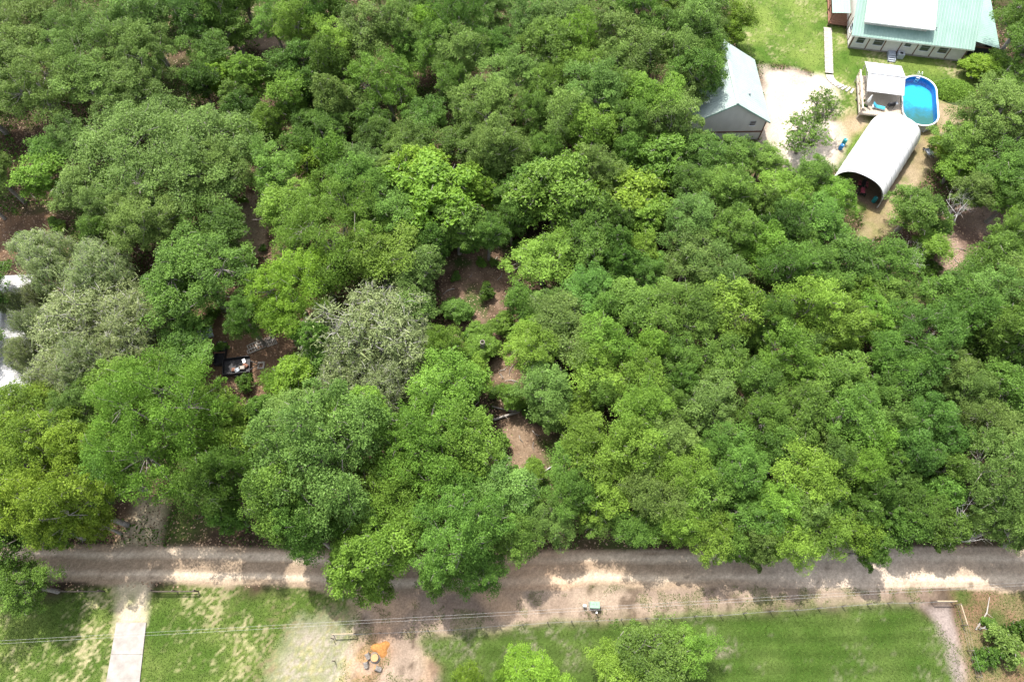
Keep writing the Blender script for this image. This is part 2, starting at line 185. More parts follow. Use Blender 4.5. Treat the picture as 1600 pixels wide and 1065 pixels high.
class MB:
    def __init__(s): s.v = []; s.f = []
    def add(s, vs, fs):
        n = len(s.v); s.v += [tuple(p) for p in vs]; s.f += [tuple(i+n for i in q) for q in fs]; return s
    def box(s, c, d, rz=0, rx=0, ry=0):
        M = Matrix.Translation(c) @ Matrix.Rotation(rz, 4, 'Z') @ Matrix.Rotation(ry, 4, 'Y') @ Matrix.Rotation(rx, 4, 'X')
        h = [x/2 for x in d]; vs = [M @ Vector((sx*h[0], sy*h[1], sz*h[2])) for sz in (-1, 1) for sy in (-1, 1) for sx in (-1, 1)]
        return s.add(vs, [(0, 2, 3, 1), (4, 5, 7, 6), (0, 1, 5, 4), (2, 6, 7, 3), (0, 4, 6, 2), (1, 3, 7, 5)])
    def bar(s, a, b, w, t=None):
        a = Vector(a); b = Vector(b); t = t or w; d = (b-a).normalized()
        u = d.cross(Vector((0, 0, 1))); u = u.normalized() if u.length > 1e-3 else Vector((1, 0, 0)); n = u.cross(d)
        vs = [p+u*sx*w/2+n*sz*t/2 for p in (a, b) for sx, sz in ((-1, -1), (1, -1), (1, 1), (-1, 1))]
        return s.add(vs, [(3, 2, 1, 0), (4, 5, 6, 7), (0, 1, 5, 4), (1, 2, 6, 5), (2, 3, 7, 6), (3, 0, 4, 7)])
    def tube(s, pts, rad, n=6, cap=True):
        pts = [Vector(p) for p in pts]; rad = rad if hasattr(rad, '__len__') else [rad]*len(pts)
        vs = []; ref = Vector((0.31, 0.17, 1)).normalized()
        for i, p in enumerate(pts):
            d = (pts[min(i+1, len(pts)-1)]-pts[max(i-1, 0)]).normalized()
            u = d.cross(ref if abs(d.dot(ref)) < .97 else Vector((1, 0, 0))).normalized(); w = d.cross(u)
            vs += [p+(u*cos(2*pi*k/n)+w*sin(2*pi*k/n))*rad[i] for k in range(n)]
        fs = [(i*n+k, i*n+(k+1) % n, (i+1)*n+(k+1) % n, (i+1)*n+k) for i in range(len(pts)-1) for k in range(n)]
        if cap: fs += [tuple(range(n-1, -1, -1)), tuple(range(len(vs)-n, len(vs)))]
        return s.add(vs, fs)
    def lathe(s, prof, n=16, c=(0, 0, 0)):
        vs = [(c[0]+r*cos(2*pi*k/n), c[1]+r*sin(2*pi*k/n), c[2]+z) for r, z in prof for k in range(n)]
        fs = [(i*n+k, i*n+(k+1) % n, (i+1)*n+(k+1) % n, (i+1)*n+k) for i in range(len(prof)-1) for k in range(n)]
        return s.add(vs, fs)
    def mesh(s, name, mat=None, smooth=False):
        m = bpy.data.meshes.new(name); m.from_pydata(s.v, [], s.f); m.update()
        if smooth: m.polygons.foreach_set('use_smooth', [True]*len(m.polygons))
        if mat: m.materials.append(mat)
        return m
    def build(s, name, mat, parent=None, smooth=False, bevel=0):
        o = link(bpy.data.objects.new(name, s.mesh(name, mat, smooth)), parent)
        if bevel:
            b = o.modifiers.new('bevel', 'BEVEL'); b.width = bevel; b.segments = 2; b.limit_method = 'ANGLE'
        return o
def sheet(p00, p10, p11, p01, pitch=.3, h=.03, th=.03):
    """ribbed metal sheet: ribs run from the p00-p10 edge to the p01-p11 edge"""
    p00, p10, p11, p01 = map(Vector, (p00, p10, p11, p01)); n = (p10-p00).cross(p01-p00).normalized()
    L = ((p10-p00).length+(p11-p01).length)/2; k = max(2, round(L/pitch)); us = []
    for i in range(k):
        us += [(i/k, 0), ((i+.62)/k, 0), ((i+.72)/k, h), ((i+.88)/k, h), ((i+.98)/k, 0)]
    us.append((1, 0)); mb = MB(); vs = []
    for u, e in us:
        a = p00.lerp(p10, u); b = p01.lerp(p11, u)
        vs += [a+n*e, b+n*e, a+n*(e-th), b+n*(e-th)]
    fs = []
    for i in range(len(us)-1):
        q = 4*i; r = q+4
        fs += [(q, r, r+1, q+1), (q+2, q+3, r+3, r+2), (q, q+2, r+2, r), (q+1, r+1, r+3, q+3)]
    z = 4*(len(us)-1); fs += [(0, 1, 3, 2), (z, z+2, z+3, z+1)]
    return mb.add(vs, fs)

# ---------------------------------------------------------------- materials
def mat_new(name):
    m = bpy.data.materials.new(name); m.use_nodes = True; t = m.node_tree; return m, t, t.nodes['Principled BSDF']
def N(t, typ, **kw):
    n = t.nodes.new(typ)
    for k, v in kw.items():
        if k in n.inputs.keys(): n.inputs[k].default_value = v
        else: setattr(n, k, v)
    return n
def ramp(t, fac, stops):
    r = N(t, 'ShaderNodeValToRGB'); e = r.color_ramp.elements
    while len(e) < len(stops): e.new(.5)
    for q, (p, c) in zip(e, stops): q.position = p; q.color = (*c, 1)
    t.links.new(fac, r.inputs[0]); return r.outputs[0]
def surf(name, c1, c2, scale=3.0, rough=.7, detail=6, metal=0, bump=.0, bscale=None, stretch=None, spec=.3):
    """two-tone noise-mottled surface"""
    m, t, b = mat_new(name); tc = N(t, 'ShaderNodeTexCoord'); src = tc.outputs['Object']
    if stretch:
        mp = N(t, 'ShaderNodeMapping', Scale=stretch); t.links.new(src, mp.inputs[0]); src = mp.outputs[0]
    n = N(t, 'ShaderNodeTexNoise', Scale=scale, Detail=detail, Roughness=.65); t.links.new(src, n.inputs['Vector'])
    t.links.new(ramp(t, n.outputs[0], [(.32, c1), (.68, c2)]), b.inputs['Base Color'])
    b.inputs['Roughness'].default_value = rough; b.inputs['Metallic'].default_value = metal; b.inputs['Specular IOR Level'].default_value = spec
    if bump:
        n2 = N(t, 'ShaderNodeTexNoise', Scale=bscale or scale*4, Detail=4); t.links.new(src, n2.inputs['Vector'])
        bp = N(t, 'ShaderNodeBump', Strength=bump, Distance=.02); t.links.new(n2.outputs[0], bp.inputs['Height']); t.links.new(bp.outputs[0], b.inputs['Normal'])
    return m
def leafmat(name, dark, light, transl=.36, hue=.010):
    m, t, b = mat_new(name); out = t.nodes['Material Output']
    at = N(t, 'ShaderNodeAttribute', attribute_name='leafvar'); oi = N(t, 'ShaderNodeObjectInfo')
    col = ramp(t, at.outputs['Fac'], [(0, dark), (1, light)])
    hs = N(t, 'ShaderNodeHueSaturation'); t.links.new(col, hs.inputs['Color'])
    mr = N(t, 'ShaderNodeMapRange', **{'To Min': .5-hue, 'To Max': .5+hue}); t.links.new(oi.outputs['Random'], mr.inputs[0]); t.links.new(mr.outputs[0], hs.inputs['Hue'])
    ml = N(t, 'ShaderNodeMath', operation='MULTIPLY'); ml.inputs[1].default_value = 7.31; t.links.new(oi.outputs['Random'], ml.inputs[0])
    fr = N(t, 'ShaderNodeMath', operation='FRACT'); t.links.new(ml.outputs[0], fr.inputs[0])
    mv = N(t, 'ShaderNodeMapRange', **{'To Min': .78, 'To Max': 1.16}); t.links.new(fr.outputs[0], mv.inputs[0]); t.links.new(mv.outputs[0], hs.inputs['Value'])
    t.links.new(hs.outputs[0], b.inputs['Base Color']); b.inputs['Roughness'].default_value = .45; b.inputs['Specular IOR Level'].default_value = .2
    tr = N(t, 'ShaderNodeBsdfTranslucent'); t.links.new(hs.outputs[0], tr.inputs[0])
    mx = N(t, 'ShaderNodeMixShader'); mx.inputs[0].default_value = transl
    t.links.new(b.outputs[0], mx.inputs[1]); t.links.new(tr.outputs[0], mx.inputs[2]); t.links.new(mx.outputs[0], out.inputs[0])
    return m
LEAF = {
 'olive': leafmat('leaf_olive', (.070, .124, .022), (.225, .345, .080)),
 'sage': leafmat('leaf_sage', (.070, .132, .024), (.225, .360, .080)),
 'mid': leafmat('leaf_mid', (.055, .116, .017), (.190, .332, .056)),
 'bright': leafmat('leaf_bright', (.080, .157, .015), (.250, .412, .060)),
 'dark': leafmat('leaf_dark', (.041, .088, .013), (.142, .254, .040)),
 'lime': leafmat('leaf_lime', (.086, .170, .012), (.255, .405, .045)),
 'mint': leafmat('leaf_mint', (.054, .124, .019), (.185, .345, .064)),
 'grey': leafmat('leaf_grey', (.130, .175, .060), (.375, .445, .190)),
 'yel': leafmat('leaf_yellow', (.090, .155, .012), (.280, .395, .048)),
}
BARK = surf('bark', (.13, .115, .10), (.34, .31, .28), 6, .9, bump=.4)
MOSSBARK = surf('lichened_bark', (.20, .19, .17), (.40, .385, .355), 5, .9)
DEADWOOD = surf('dead_wood', (.40, .385, .37), (.64, .62, .60), 5, .85, bump=.3)

# ---------------------------------------------------------------- ground, cut into road, lawns, verge, yard and forest floor
rs = np.random.RandomState(3)
def vnoise(x, y, s, seed=0):
    r = np.random.RandomState(seed+17); g = r.rand(256, 256); x = x/s+91.3; y = y/s+57.7
    xi = np.floor(x).astype(int); yi = np.floor(y).astype(int); fx = x-xi; fy = y-yi; fx = fx*fx*(3-2*fx); fy = fy*fy*(3-2*fy)
    a = g[xi % 256, yi % 256]; b = g[(xi+1) % 256, yi % 256]; c = g[xi % 256, (yi+1) % 256]; d = g[(xi+1) % 256, (yi+1) % 256]
    return (a*(1-fx)+b*fx)*(1-fy)+(c*(1-fx)+d*fx)*fy
def fbm(x, y, s, seed=0, o=4): return sum(vnoise(x, y, s/2**i, seed+i)*.5**i for i in range(o))/sum(.5**i for i in range(o))
def sdist(X, Y, poly):
    """signed distance, positive inside"""
    d = np.full(X.shape, 1e9); ins = np.zeros(X.shape, bool); n = len(poly)
    for i in range(n):
        ax, ay = poly[i]; bx, by = poly[(i+1) % n]; ex, ey = bx-ax, by-ay; L = ex*ex+ey*ey+1e-9
        t = np.clip(((X-ax)*ex+(Y-ay)*ey)/L, 0, 1); d = np.minimum(d, np.hypot(X-ax-t*ex, Y-ay-t*ey))
        if abs(by-ay) > 1e-9:
            ins ^= ((ay > Y) != (by > Y)) & (X < (bx-ax)*(Y-ay)/(by-ay)+ax)
    return np.where(ins, d, -d)
def road_off(X, Y):
    xs = np.array([p[0] for p in ROAD]); ys = np.array([p[1] for p in ROAD]); return Y-np.interp(X, xs, ys)
STEP = .3
gx = np.arange(-96, 96.1, STEP); gy = np.arange(-10, 112, STEP); GX, GY = np.meshgrid(gx, gy); X = GX.ravel(); Y = GY.ravel()
n1 = fbm(X, Y, 6, 1)-.5; n2 = fbm(X, Y, 1.6, 9)-.5; n3 = fbm(X, Y, 18, 21)-.5; n4 = fbm(X, Y, 3, 33)
def soft(poly, w=.5, rag=1.2):
    return np.clip((sdist(X, Y, poly)+n1*rag*2+n2*rag*1.2)/w*.5+.5, 0, 1)
def c3(*c): return np.array(c)[None, :]
def lerp(a, b, t): return a+(b-a)*np.clip(t, 0, 1)[:, None]
col = lerp(c3(.105, .068, .044), c3(.048, .034, .023), n3*2.2+.5); col = lerp(col, c3(.20, .135, .09), (n4-.6)*5)
col = lerp(col, c3(.070, .090, .026), (fbm(X, Y, 7, 50)-.52)*6)
cls = np.zeros(len(X), int)
def put(poly, c, k=None, w=.5, rag=1.2, amt=1.0):
    global col
    m = soft(poly, w, rag)*amt; col = lerp(col, c, m)
    if k is not None: cls[m > .5] = k
grassv = lerp(c3(.068, .122, .019), c3(.140, .190, .045), n4*2.4-.7); wear = rs.rand(len(X)); grassv = lerp(grassv, c3(.40, .35, .20), (n2*1.9+n1*1.3+(wear-.5)*1.5)-.28); grassv = lerp(grassv, c3(.16, .12, .075), (fbm(X, Y, 4, 62)-.6)*3+(wear-.75))
grasse = lerp(c3(.062, .120, .018), c3(.115, .175, .040), n4*2.2-.6); grasse = lerp(grasse, c3(.30, .27, .19), (n2*2.6+n1*1.6+(wear-.5)*1.0)-.45)
mow = np.sin(Y*2*pi/1.5+n1*4+n3*6)*.5+.5; grasse = lerp(grasse, grasse*.62, mow*.6)
verge = lerp(c3(.190, .140, .108), c3(.290, .225, .170), n4*2-.5); verge = lerp(verge, c3(.115, .085, .062), (fbm(X, Y, 1.1, 93)-.58)*6); verge = lerp(verge, c3(.130, .135, .050), (n2*2.2+n3)-.18); verge = lerp(verge, c3(.42, .29, .19), (fbm(X, Y, 5, 71)-.58)*5)
sand = lerp(c3(.56, .47, .375), c3(.70, .62, .53), n4*2-.5)
dry = lerp(c3(.30, .235, .115), c3(.43, .34, .225), n4*2-.5); dry = lerp(dry, c3(.155, .20, .05), n2*2.4)
put(PINK1, c3(.27, .20, .15)); put(PINK2, c3(.34, .255, .175)); put(WESTGAP, lerp(c3(.19, .115, .068), c3(.08, .052, .035), n4*3-1)); put(JUNK, c3(.20, .125, .08))
put(CLEAR, lerp(lerp(c3(.12, .078, .052), c3(.24, .165, .115), n2*3+.3), c3(.07, .10, .028), (fbm(X, Y, 2.2, 140)-.5)*6)); put(CLEAR2, lerp(c3(.15, .10, .065), c3(.28, .20, .135), n2*3+.3))
put(EARTH, lerp(c3(.115, .072, .055), c3(.33, .235, .18), n1*4-.1))
yardg = lerp(c3(.075, .145, .020), c3(.170, .235, .050), n4*2.4-.6); yardg = lerp(yardg, c3(.40, .35, .20), (n2*2.0+n1*2.2+(wear-.5)*1.1)-.28); put(YARD, yardg*1.1, 5); put(DRY, dry, 5); put(DRY2, dry, 5); put(CPFLOOR, c3(.20, .145, .10), 5, .4, .3); put(SAND_N, sand, 5, .9)
put(VERGE, verge, 4, 1.2); put(LAWN_W, grassv, 2, .8, 1.6); put(PALE_W, lerp(c3(.36, .315, .25), grassv, (n2*2.4)+.35+(wear-.5)*1.4), None, 1.6, 2.0)
put(LAWN_E, grasse, 3, .7, .9); put(PATH_E, c3(.31, .255, .23), None, .5, .5)
rough = lerp(c3(.20, .125, .075), c3(.080, .115, .026), n2*3+.5); rough = lerp(rough, c3(.30, .21, .13), n1*3-.2); put(ROUGH, rough, 6, .6, .8)
put(APRON, lerp(c3(.56, .47, .34), c3(.25, .26, .12), n2*2.4), None, .5, .5); put(LANE, lerp(c3(.52, .43, .30), dry, n2*2), None, .7, .6)
ro = road_off(X, Y)+n1*.5; half = 1.95+n1*.6+np.clip((X-18)/60, 0, .25)
rm = np.clip((half-np.abs(ro))/.35+.5, 0, 1); cls[rm > .5] = 1
tr = np.exp(-((np.abs(ro)-1.0)/.38)**2); wob = vnoise(X*.12, Y*2.2+X*.004, 1, 77)-.5; fine = vnoise(X*.3, Y*4, 1, 78)-.5; grit = rs.rand(len(X))-.5
rc = lerp(c3(.265, .200, .140), c3(.48, .395, .300), tr*1.0+wob*.75+fine*.4+n2*.5-.05); rc = lerp(rc, c3(.48, .40, .32), np.clip((X-20)/12, 0, 1)*(.35+n4*.8)*np.clip(1-np.abs(X-34)/26, 0, 1))
rc = lerp(rc, c3(.47, .31, .20), np.exp(-((X-1)/6)**2)*.6); rc = lerp(rc, c3(.13, .10, .07), (fbm(X, Y, .9, 88)-.72)*6); rc *= (1+grit*.22)[:, None]
col = lerp(col, rc, rm)
SD = soft(SAWDUST, 1.2, .8); col = lerp(col, c3(.34, .165, .065), SD*.45*np.clip(n2*3+.7, 0, 1))
col *= (1+(rs.rand(len(X))-.5)*.16)[:, None]; col *= np.where((cls == 1), 1.0, np.where(cls == 4, 1.0, np.where(cls == 3, .68, np.where(cls == 5, .66, .76))))[:, None]; col = np.clip(col, .008, .7)  # mown east lawn scaled down further: cloud shade put into its green
Z = (n1*.05+n2*.035)-np.where(rm > .3, tr*.05*rm, 0)-.05; Z = np.minimum(Z, 0)
nx, ny = len(gx), len(gy); idx = np.arange(nx*ny).reshape(ny, nx)
F = np.stack([idx[:-1, :-1], idx[:-1, 1:], idx[1:, 1:], idx[1:, :-1]], -1).reshape(-1, 4)
fc = cls[F[:, 0]]; V = np.stack([X, Y, Z], 1)
def groundmat():
    m, t, b = mat_new('soil_and_turf'); at = N(t, 'ShaderNodeAttribute', attribute_name='soil'); tc = N(t, 'ShaderNodeTexCoord')
    n = N(t, 'ShaderNodeTexNoise', Scale=5.5, Detail=8, Roughness=.75); t.links.new(tc.outputs['Object'], n.inputs['Vector'])
    mp = N(t, 'ShaderNodeMapRange', **{'From Min': .25, 'From Max': .75, 'To Min': .55, 'To Max': 1.4}); t.links.new(n.outputs[0], mp.inputs[0])
    vm = N(t, 'ShaderNodeVectorMath', operation='SCALE'); t.links.new(at.outputs['Color'], vm.inputs[0]); t.links.new(mp.outputs[0], vm.inputs['Scale'])
    t.links.new(vm.outputs[0], b.inputs['Base Color']); b.inputs['Roughness'].default_value = .95; b.inputs['Specular IOR Level'].default_value = .1
    bp = N(t, 'ShaderNodeBump', Strength=.7, Distance=.06); t.links.new(n.outputs[0], bp.inputs['Height']); t.links.new(bp.outputs[0], b.inputs['Normal'])
    return m
SOIL = groundmat()
for k, nm, lb in ((0, 'ground', 'brown leaf litter floor of the wood'), (1, 'dirt_road', 'pale sandy two track dirt road'), (2, 'lawn', 'patchy sunlit lawn beside the concrete driveway'),
                  (3, 'lawn', 'mown lawn inside the wire fence, its green darkened for cloud shade'), (4, 'verge', 'bare mauve brown verge between road and fence'),
                  (5, 'yard', 'grass and sand yard around the barn, pool and house'), (6, 'rough_ground', 'weedy brown corner outside the wire fence')):
    f = F[fc == k]; u, inv = np.unique(f, return_inverse=True)
    m = np_mesh(nm, V[u], inv.reshape(-1, 4), True); a = m.color_attributes.new('soil', 'FLOAT_COLOR', 'POINT')
    a.data.foreach_set('color', np.concatenate([col[u], np.ones((len(u), 1))], 1).astype(np.float32).ravel()); m.materials.append(SOIL)
    tag(link(bpy.data.objects.new(nm, m)), lb, None, None, 'structure')
mb = MB().add([(-2500, -2500, -.35), (2500, -2500, -.35), (2500, 2500, -.35), (-2500, 2500, -.35)], [(0, 1, 2, 3)])
tag(mb.build('terrain', surf('far_land', (.035, .055, .02), (.075, .10, .035), .08, .95)), 'green country all round the wood', None, None, 'structure')

# loose cover: leaf litter and lawn tufts that nobody could count
def scatter(name, label, n, xr, yr, keep, size, upright, mat, seed, tall=0):
    r = np.random.RandomState(seed); x = r.uniform(*xr, n); y = r.uniform(*yr, n)
    ix = np.clip(((x-gx[0])/STEP).round().astype(int), 0, nx-1); iy = np.clip(((y-gy[0])/STEP).round().astype(int), 0, ny-1)
    gi = iy*nx+ix; ok = keep(cls[gi], gi); x, y, gi = x[ok], y[ok], gi[ok]; k = len(x); z = Z[gi]
    a = r.uniform(0, 2*pi, k); s = size*r.uniform(.6, 1.5, k); t = np.stack([np.cos(a), np.sin(a), r.normal(0, .25, k)], 1)
    bvec = np.stack([-np.sin(a)*(1-upright), np.cos(a)*(1-upright), np.full(k, upright)+r.normal(0, .2, k)], 1)
    p = np.stack([x, y, z+.012+s*.35*upright+tall*r.rand(k)**2], 1); s = s[:, None]
    v = np.stack([p-t*s*.5, p-bvec*s*.3, p+t*s*.5, p+bvec*s*.45], 1).reshape(-1, 3); m = np_mesh(name, v, np.arange(4*k).reshape(-1, 4))
    at = m.attributes.new('leafvar', 'FLOAT', 'FACE'); at.data.foreach_set('value', r.rand(k).astype(np.float32)); m.materials.append(mat)
    tag(link(bpy.data.objects.new(name, m)), label, None, None, 'stuff')
LITTER = leafmat('dry_leaves', (.075, .045, .028), (.36, .25, .165), .1, 0); GRASS = leafmat('grass_blades', (.055, .10, .016), (.125, .18, .042), .25, 0)
scatter('leaf_litter', 'fallen brown leaves strewn over the forest floor', 120000, (-80, 80), (8, 105), lambda c, g: (c == 0), .2, .15, LITTER, 1)
scatter('grass', 'short grass tufts of the roadside lawns', 130000, (-55, 55), (-3, 9), lambda c, g: ((c == 2) & (col[g, 1] > col[g, 0]*1.12)) | (c == 3) | ((c == 6)) | ((c == 4) & (n2[g] > .06)), .10, .6, GRASS, 2)
WEEDS = leafmat('undergrowth_leaves', (.035, .075, .012), (.130, .240, .040), .3, 0)
und = fbm(X, Y, 5, 120); clr = np.maximum.reduce([sdist(X, Y, q) for q in (CLEAR, CLEAR2, JUNK, PINK2, WESTGAP, EARTH)])
scatter('undergrowth', 'low green brush and ferns under the trees', 260000, (-85, 85), (12, 105), lambda c, g: (c == 0) & (und[g] > .43) & (clr[g] < -.3), .3, .7, WEEDS, 7, .75)
scatter('grass', 'short grass tufts of the house yard', 30000, (34, 80), (60, 104), lambda c, g: (c == 5) & (col[g, 1] > col[g, 0]), .12, .6, GRASS, 4)

# ---------------------------------------------------------------- trees
def leaves(r, P, D, leaf, asp=.55, rnd=.75):
    """one small diamond leaf spray at each point P, facing roughly D"""
    k = len(P); n = D*.55+np.array([0, 0, .65])+r.normal(0, rnd, (k, 3))*.75; n /= np.linalg.norm(n, axis=1)[:, None]+1e-6
    t = np.cross(n, r.normal(0, 1, (k, 3))); t /= np.linalg.norm(t, axis=1)[:, None]+1e-6; b = np.cross(n, t)
    s = (leaf*r.uniform(.6, 1.45, k))[:, None]; f = n*s*.12
    return np.stack([P-t*s*.5, P-b*s*asp*.5+f, P+t*s*.5, P+b*s*asp*.5+f], 1).reshape(-1, 3)
def crown_proto(seed, R, H, lr, leaf, nper, base=.34, subs=8, drop=0, twig=1, top=1.0, spiky=.2):
    r = np.random.RandomState(seed); zc = H*(base+.30); az = H*(1-base-.30)
    ph = r.uniform(0, 6.3, 4); lob = []
    def rang(th): return 1+spiky*(.5*np.sin(2*th+ph[0])+.5*np.sin(3*th+ph[1])+.35*np.sin(5*th+ph[2]))
    for k in range(2600):
        d = r.normal(0, 1, 3); d /= np.linalg.norm(d)
        if d[2] < -.42: continue
        u = r.uniform(.6, 1.0)
        th = math.atan2(d[1], d[0]); q = np.array([d[0]*(R-lr*.6)*u*rang(th), d[1]*(R-lr*.6)*u*rang(th), zc+d[2]*u*(az-lr*.35 if d[2] > 0 else H*.26)*top])
        if all(np.sum((q-o[0])**2) > ((lr*.62+o[1]*.62)*r.uniform(.86, 1.3))**2 for o in lob): lob.append((q, lr*r.choice([.55, .75, .9, 1.05, 1.3])))
    for k in range(len(lob)//4):
        d = r.normal(0, 1, 3); d /= np.linalg.norm(d); lob.append((np.array([d[0]*R*.42, d[1]*R*.42, zc+d[2]*az*.42]), lr*.9))
    PV = []; LV = []
    for q, l in lob:
        tone = r.uniform(-.24, .24)
        for s in range(max(4, int(subs*(l/lr)**1.5))):
            d = r.normal(0, 1, 3); d[2] = abs(d[2])*1.1-.25; d /= np.linalg.norm(d); pc = q+d*np.array([1, 1, .8])*l*r.uniform(.5, .9); pr = l*r.uniform(.36, .62)
            e = r.normal(0, 1, (nper, 3)); e /= np.linalg.norm(e, axis=1)[:, None]; e[:, 2] = np.where(e[:, 2] < -.2, -e[:, 2], e[:, 2])
            P = pc+e*np.array([1, 1, .85])*(pr*(r.uniform(.3, 1.0, nper)**.7+r.exponential(.13, nper)))[:, None]; PV.append(leaves(r, P, e, leaf*r.uniform(.8, 1.2)))
            LV.append(np.clip(.5+tone+r.uniform(-.13, .13)+r.normal(0, .20, nper), 0, 1))
        if drop:
            k = drop; P = q+r.normal(0, 1, (k, 3))*np.array([.6, .6, .5])*l; s = r.uniform(.35, 1.0, k)[:, None]; w = r.uniform(.04, .10, k)[:, None]
            a = r.uniform(0, 6.3, k); t = np.stack([np.cos(a), np.sin(a), 0*a], 1); dn = np.array([0, 0, -1])+r.normal(0, .35, (k, 3))
            PV.append(np.stack([P-t*w, P+t*w, P+dn*s+t*w*.4, P+dn*s-t*w*.4], 1).reshape(-1, 3)); LV.append(np.clip(r.normal(.75, .2, k), 0, 1))
    v = np.concatenate(PV); m = np_mesh('crown', v, np.arange(len(v)).reshape(-1, 4)); a = m.attributes.new('leafvar', 'FLOAT', 'FACE')
    a.data.foreach_set('value', np.concatenate(LV).astype(np.float32)); m.materials.append(LEAF['mid'])
    # trunk with limbs that reach the lobes
    mb = MB(); tr = .02*H+.02*R; fk = H*base*.95; lean = r.uniform(-.25, .25, 2)
    mb.tube([(0, 0, -.3), (0, 0, .15), (lean[0]*.5, lean[1]*.5, fk*.5), (lean[0], lean[1], fk), (lean[0]*1.4, lean[1]*1.4, zc+az*.25)], [tr*1.5, tr*1.15, tr*.95, tr*.8, tr*.3], 8)
    forks = []
    for k in range(5):
        a = k*2*pi/5+r.uniform(-.4, .4); e = (lean[0]+cos(a)*R*.45, lean[1]+sin(a)*R*.45, zc+az*r.uniform(-.05, .35)); forks.append(e)
        mb.tube([(lean[0], lean[1], fk*.92), (lean[0]+cos(a)*R*.2, lean[1]+sin(a)*R*.2, (fk+e[2])*.52), e], [tr*.5, tr*.38, tr*.2], 6)
    for q, l in lob:
        f = min(forks, key=lambda e: sum((e[i]-q[i])**2 for i in range(3)))
        md = [(f[i]+q[i])/2+r.uniform(-.2, .2)*l for i in range(3)]; mb.tube([f, md, tuple(q)], [tr*.17, tr*.12, tr*.05], 4)
        for s in range(twig):
            d = r.normal(0, 1, 3); d[2] = abs(d[2]); d /= np.linalg.norm(d); e = q+d*l*r.uniform(.9, 1.35); m1 = (q+e)/2+r.normal(0, .15, 3)*l
            mb.tube([tuple(q), tuple(m1), tuple(e)], [.035, .026, .012], 3)
    return m, mb.mesh('trunk', MOSSBARK if drop else BARK, True), R, H
PROTO = {
 'g': [crown_proto(11, 9.0, 13, 1.55, 0.195, 82, .28, 10, spiky=.15), crown_proto(12, 9.0, 13, 1.35, 0.195, 77, .28, 10, spiky=.18)],
 'l': [crown_proto(21, 5.4, 12, 1.25, 0.180, 82, subs=10, spiky=.25), crown_proto(22, 5.4, 12, 1.4, 0.180, 85, subs=10, spiky=.3), crown_proto(23, 5.4, 12, 1.15, 0.180, 82, subs=9, spiky=.34)],
 'm': [crown_proto(31, 3.3, 10.5, 1.05, 0.166, 80, subs=10, spiky=.3), crown_proto(32, 3.3, 10.5, 1.2, 0.166, 82, subs=10, spiky=.36), crown_proto(33, 3.3, 10.5, .95, 0.162, 75, subs=9, spiky=.3), crown_proto(34, 3.3, 10.5, 1.1, 0.166, 80, .42, 10, spiky=.4), crown_proto(35, 3.3, 10.5, 1.0, 0.162, 77, subs=9, spiky=.44), crown_proto(36, 3.3, 10.5, 1.15, 0.166, 80, .38, 9, spiky=.5)],
 's': [crown_proto(41, 2.0, 6.5, .72, 0.157, 70, .24, spiky=.3), crown_proto(42, 2.0, 6.5, .62, 0.157, 65, .2, spiky=.4), crown_proto(43, 2.0, 6.5, .8, 0.157, 70, .28, spiky=.35)],
 'mag': [crown_proto(51, 3.4, 10.5, .8, 0.266, 27, .26, 8, spiky=.4), crown_proto(52, 3.4, 10.5, .7, 0.285, 25, .26, 8, spiky=.4)],
 'mo': [crown_proto(61, 4.6, 10.5, 1.0, 0.162, 26, .3, 8, drop=40, twig=7, spiky=.36), crown_proto(62, 4.6, 10.5, .9, 0.162, 26, .3, 8, drop=40, twig=7, spiky=.4)],
 'sp': [crown_proto(71, 3.0, 9, .7, 0.266, 10, .3, 4, twig=2, spiky=.5)],
}
SHRUB = [crown_proto(81, 1.0, 1.6, .36, 0.152, 27, .1, 7), crown_proto(82, 1.0, 1.6, .3, 0.142, 25, .1, 7, spiky=.4)]
COLW = dict(olive='dull olive green', sage='soft grey green', mid='mid green', bright='fresh bright green', dark='deep dark green', lime='yellowish lime green', mint='cool bluish green', grey='pale grey mossy', yel='golden green')
ANCH = ('beside the giant spreading oak', 'over the old shed roof', 'around the junk yard', 'near the yellowish magnolias', 'around the brown litter clearing', 'along the narrow litter gap', 'crowding the pale barn', 'near the white carport', 'near the silver dead trees', 'by the driveway mouth', 'above the dirt road near the green transformer', 'near the weedy fence corner', 'around the coolest bluish green crown', 'near the far sandy strip', 'on the mown lawn', 'beside the house and pool', 'deep in the wood past the carport track', 'over the dirt road by the orange stump')
NAMES = dict(g=('live_oak', 'giant spreading live oak', 'oak'), l=('oak_tree', 'broad crowned oak', 'oak tree'), m=('broadleaf_tree', 'round crowned tree', 'tree'), s=('sapling', 'bushy young tree', 'young tree'),
             mag=('magnolia_tree', 'coarse magnolia', 'magnolia'), mo=('mossy_oak', 'oak draped in moss', 'mossy oak'), sp=('sparse_tree', 'sparse airy tree', 'airy tree'))
def plant(mesh_pair, name, label, cat, group, x, y, rz, sxy, sz, leafm, bark=None):
    root = thing(name, label, cat, (x, y, -.04), rz, group); root.scale = (sxy, sxy, sz)
    for nm, me in (('crown', mesh_pair[0]), ('trunk', mesh_pair[1])):
        o = link(bpy.data.objects.new(nm, me), root)
        if nm == 'crown': o.material_slots[0].link = 'OBJECT'; o.material_slots[0].material = leafm
    return root
random.seed(8); TREES_MED = 3.1
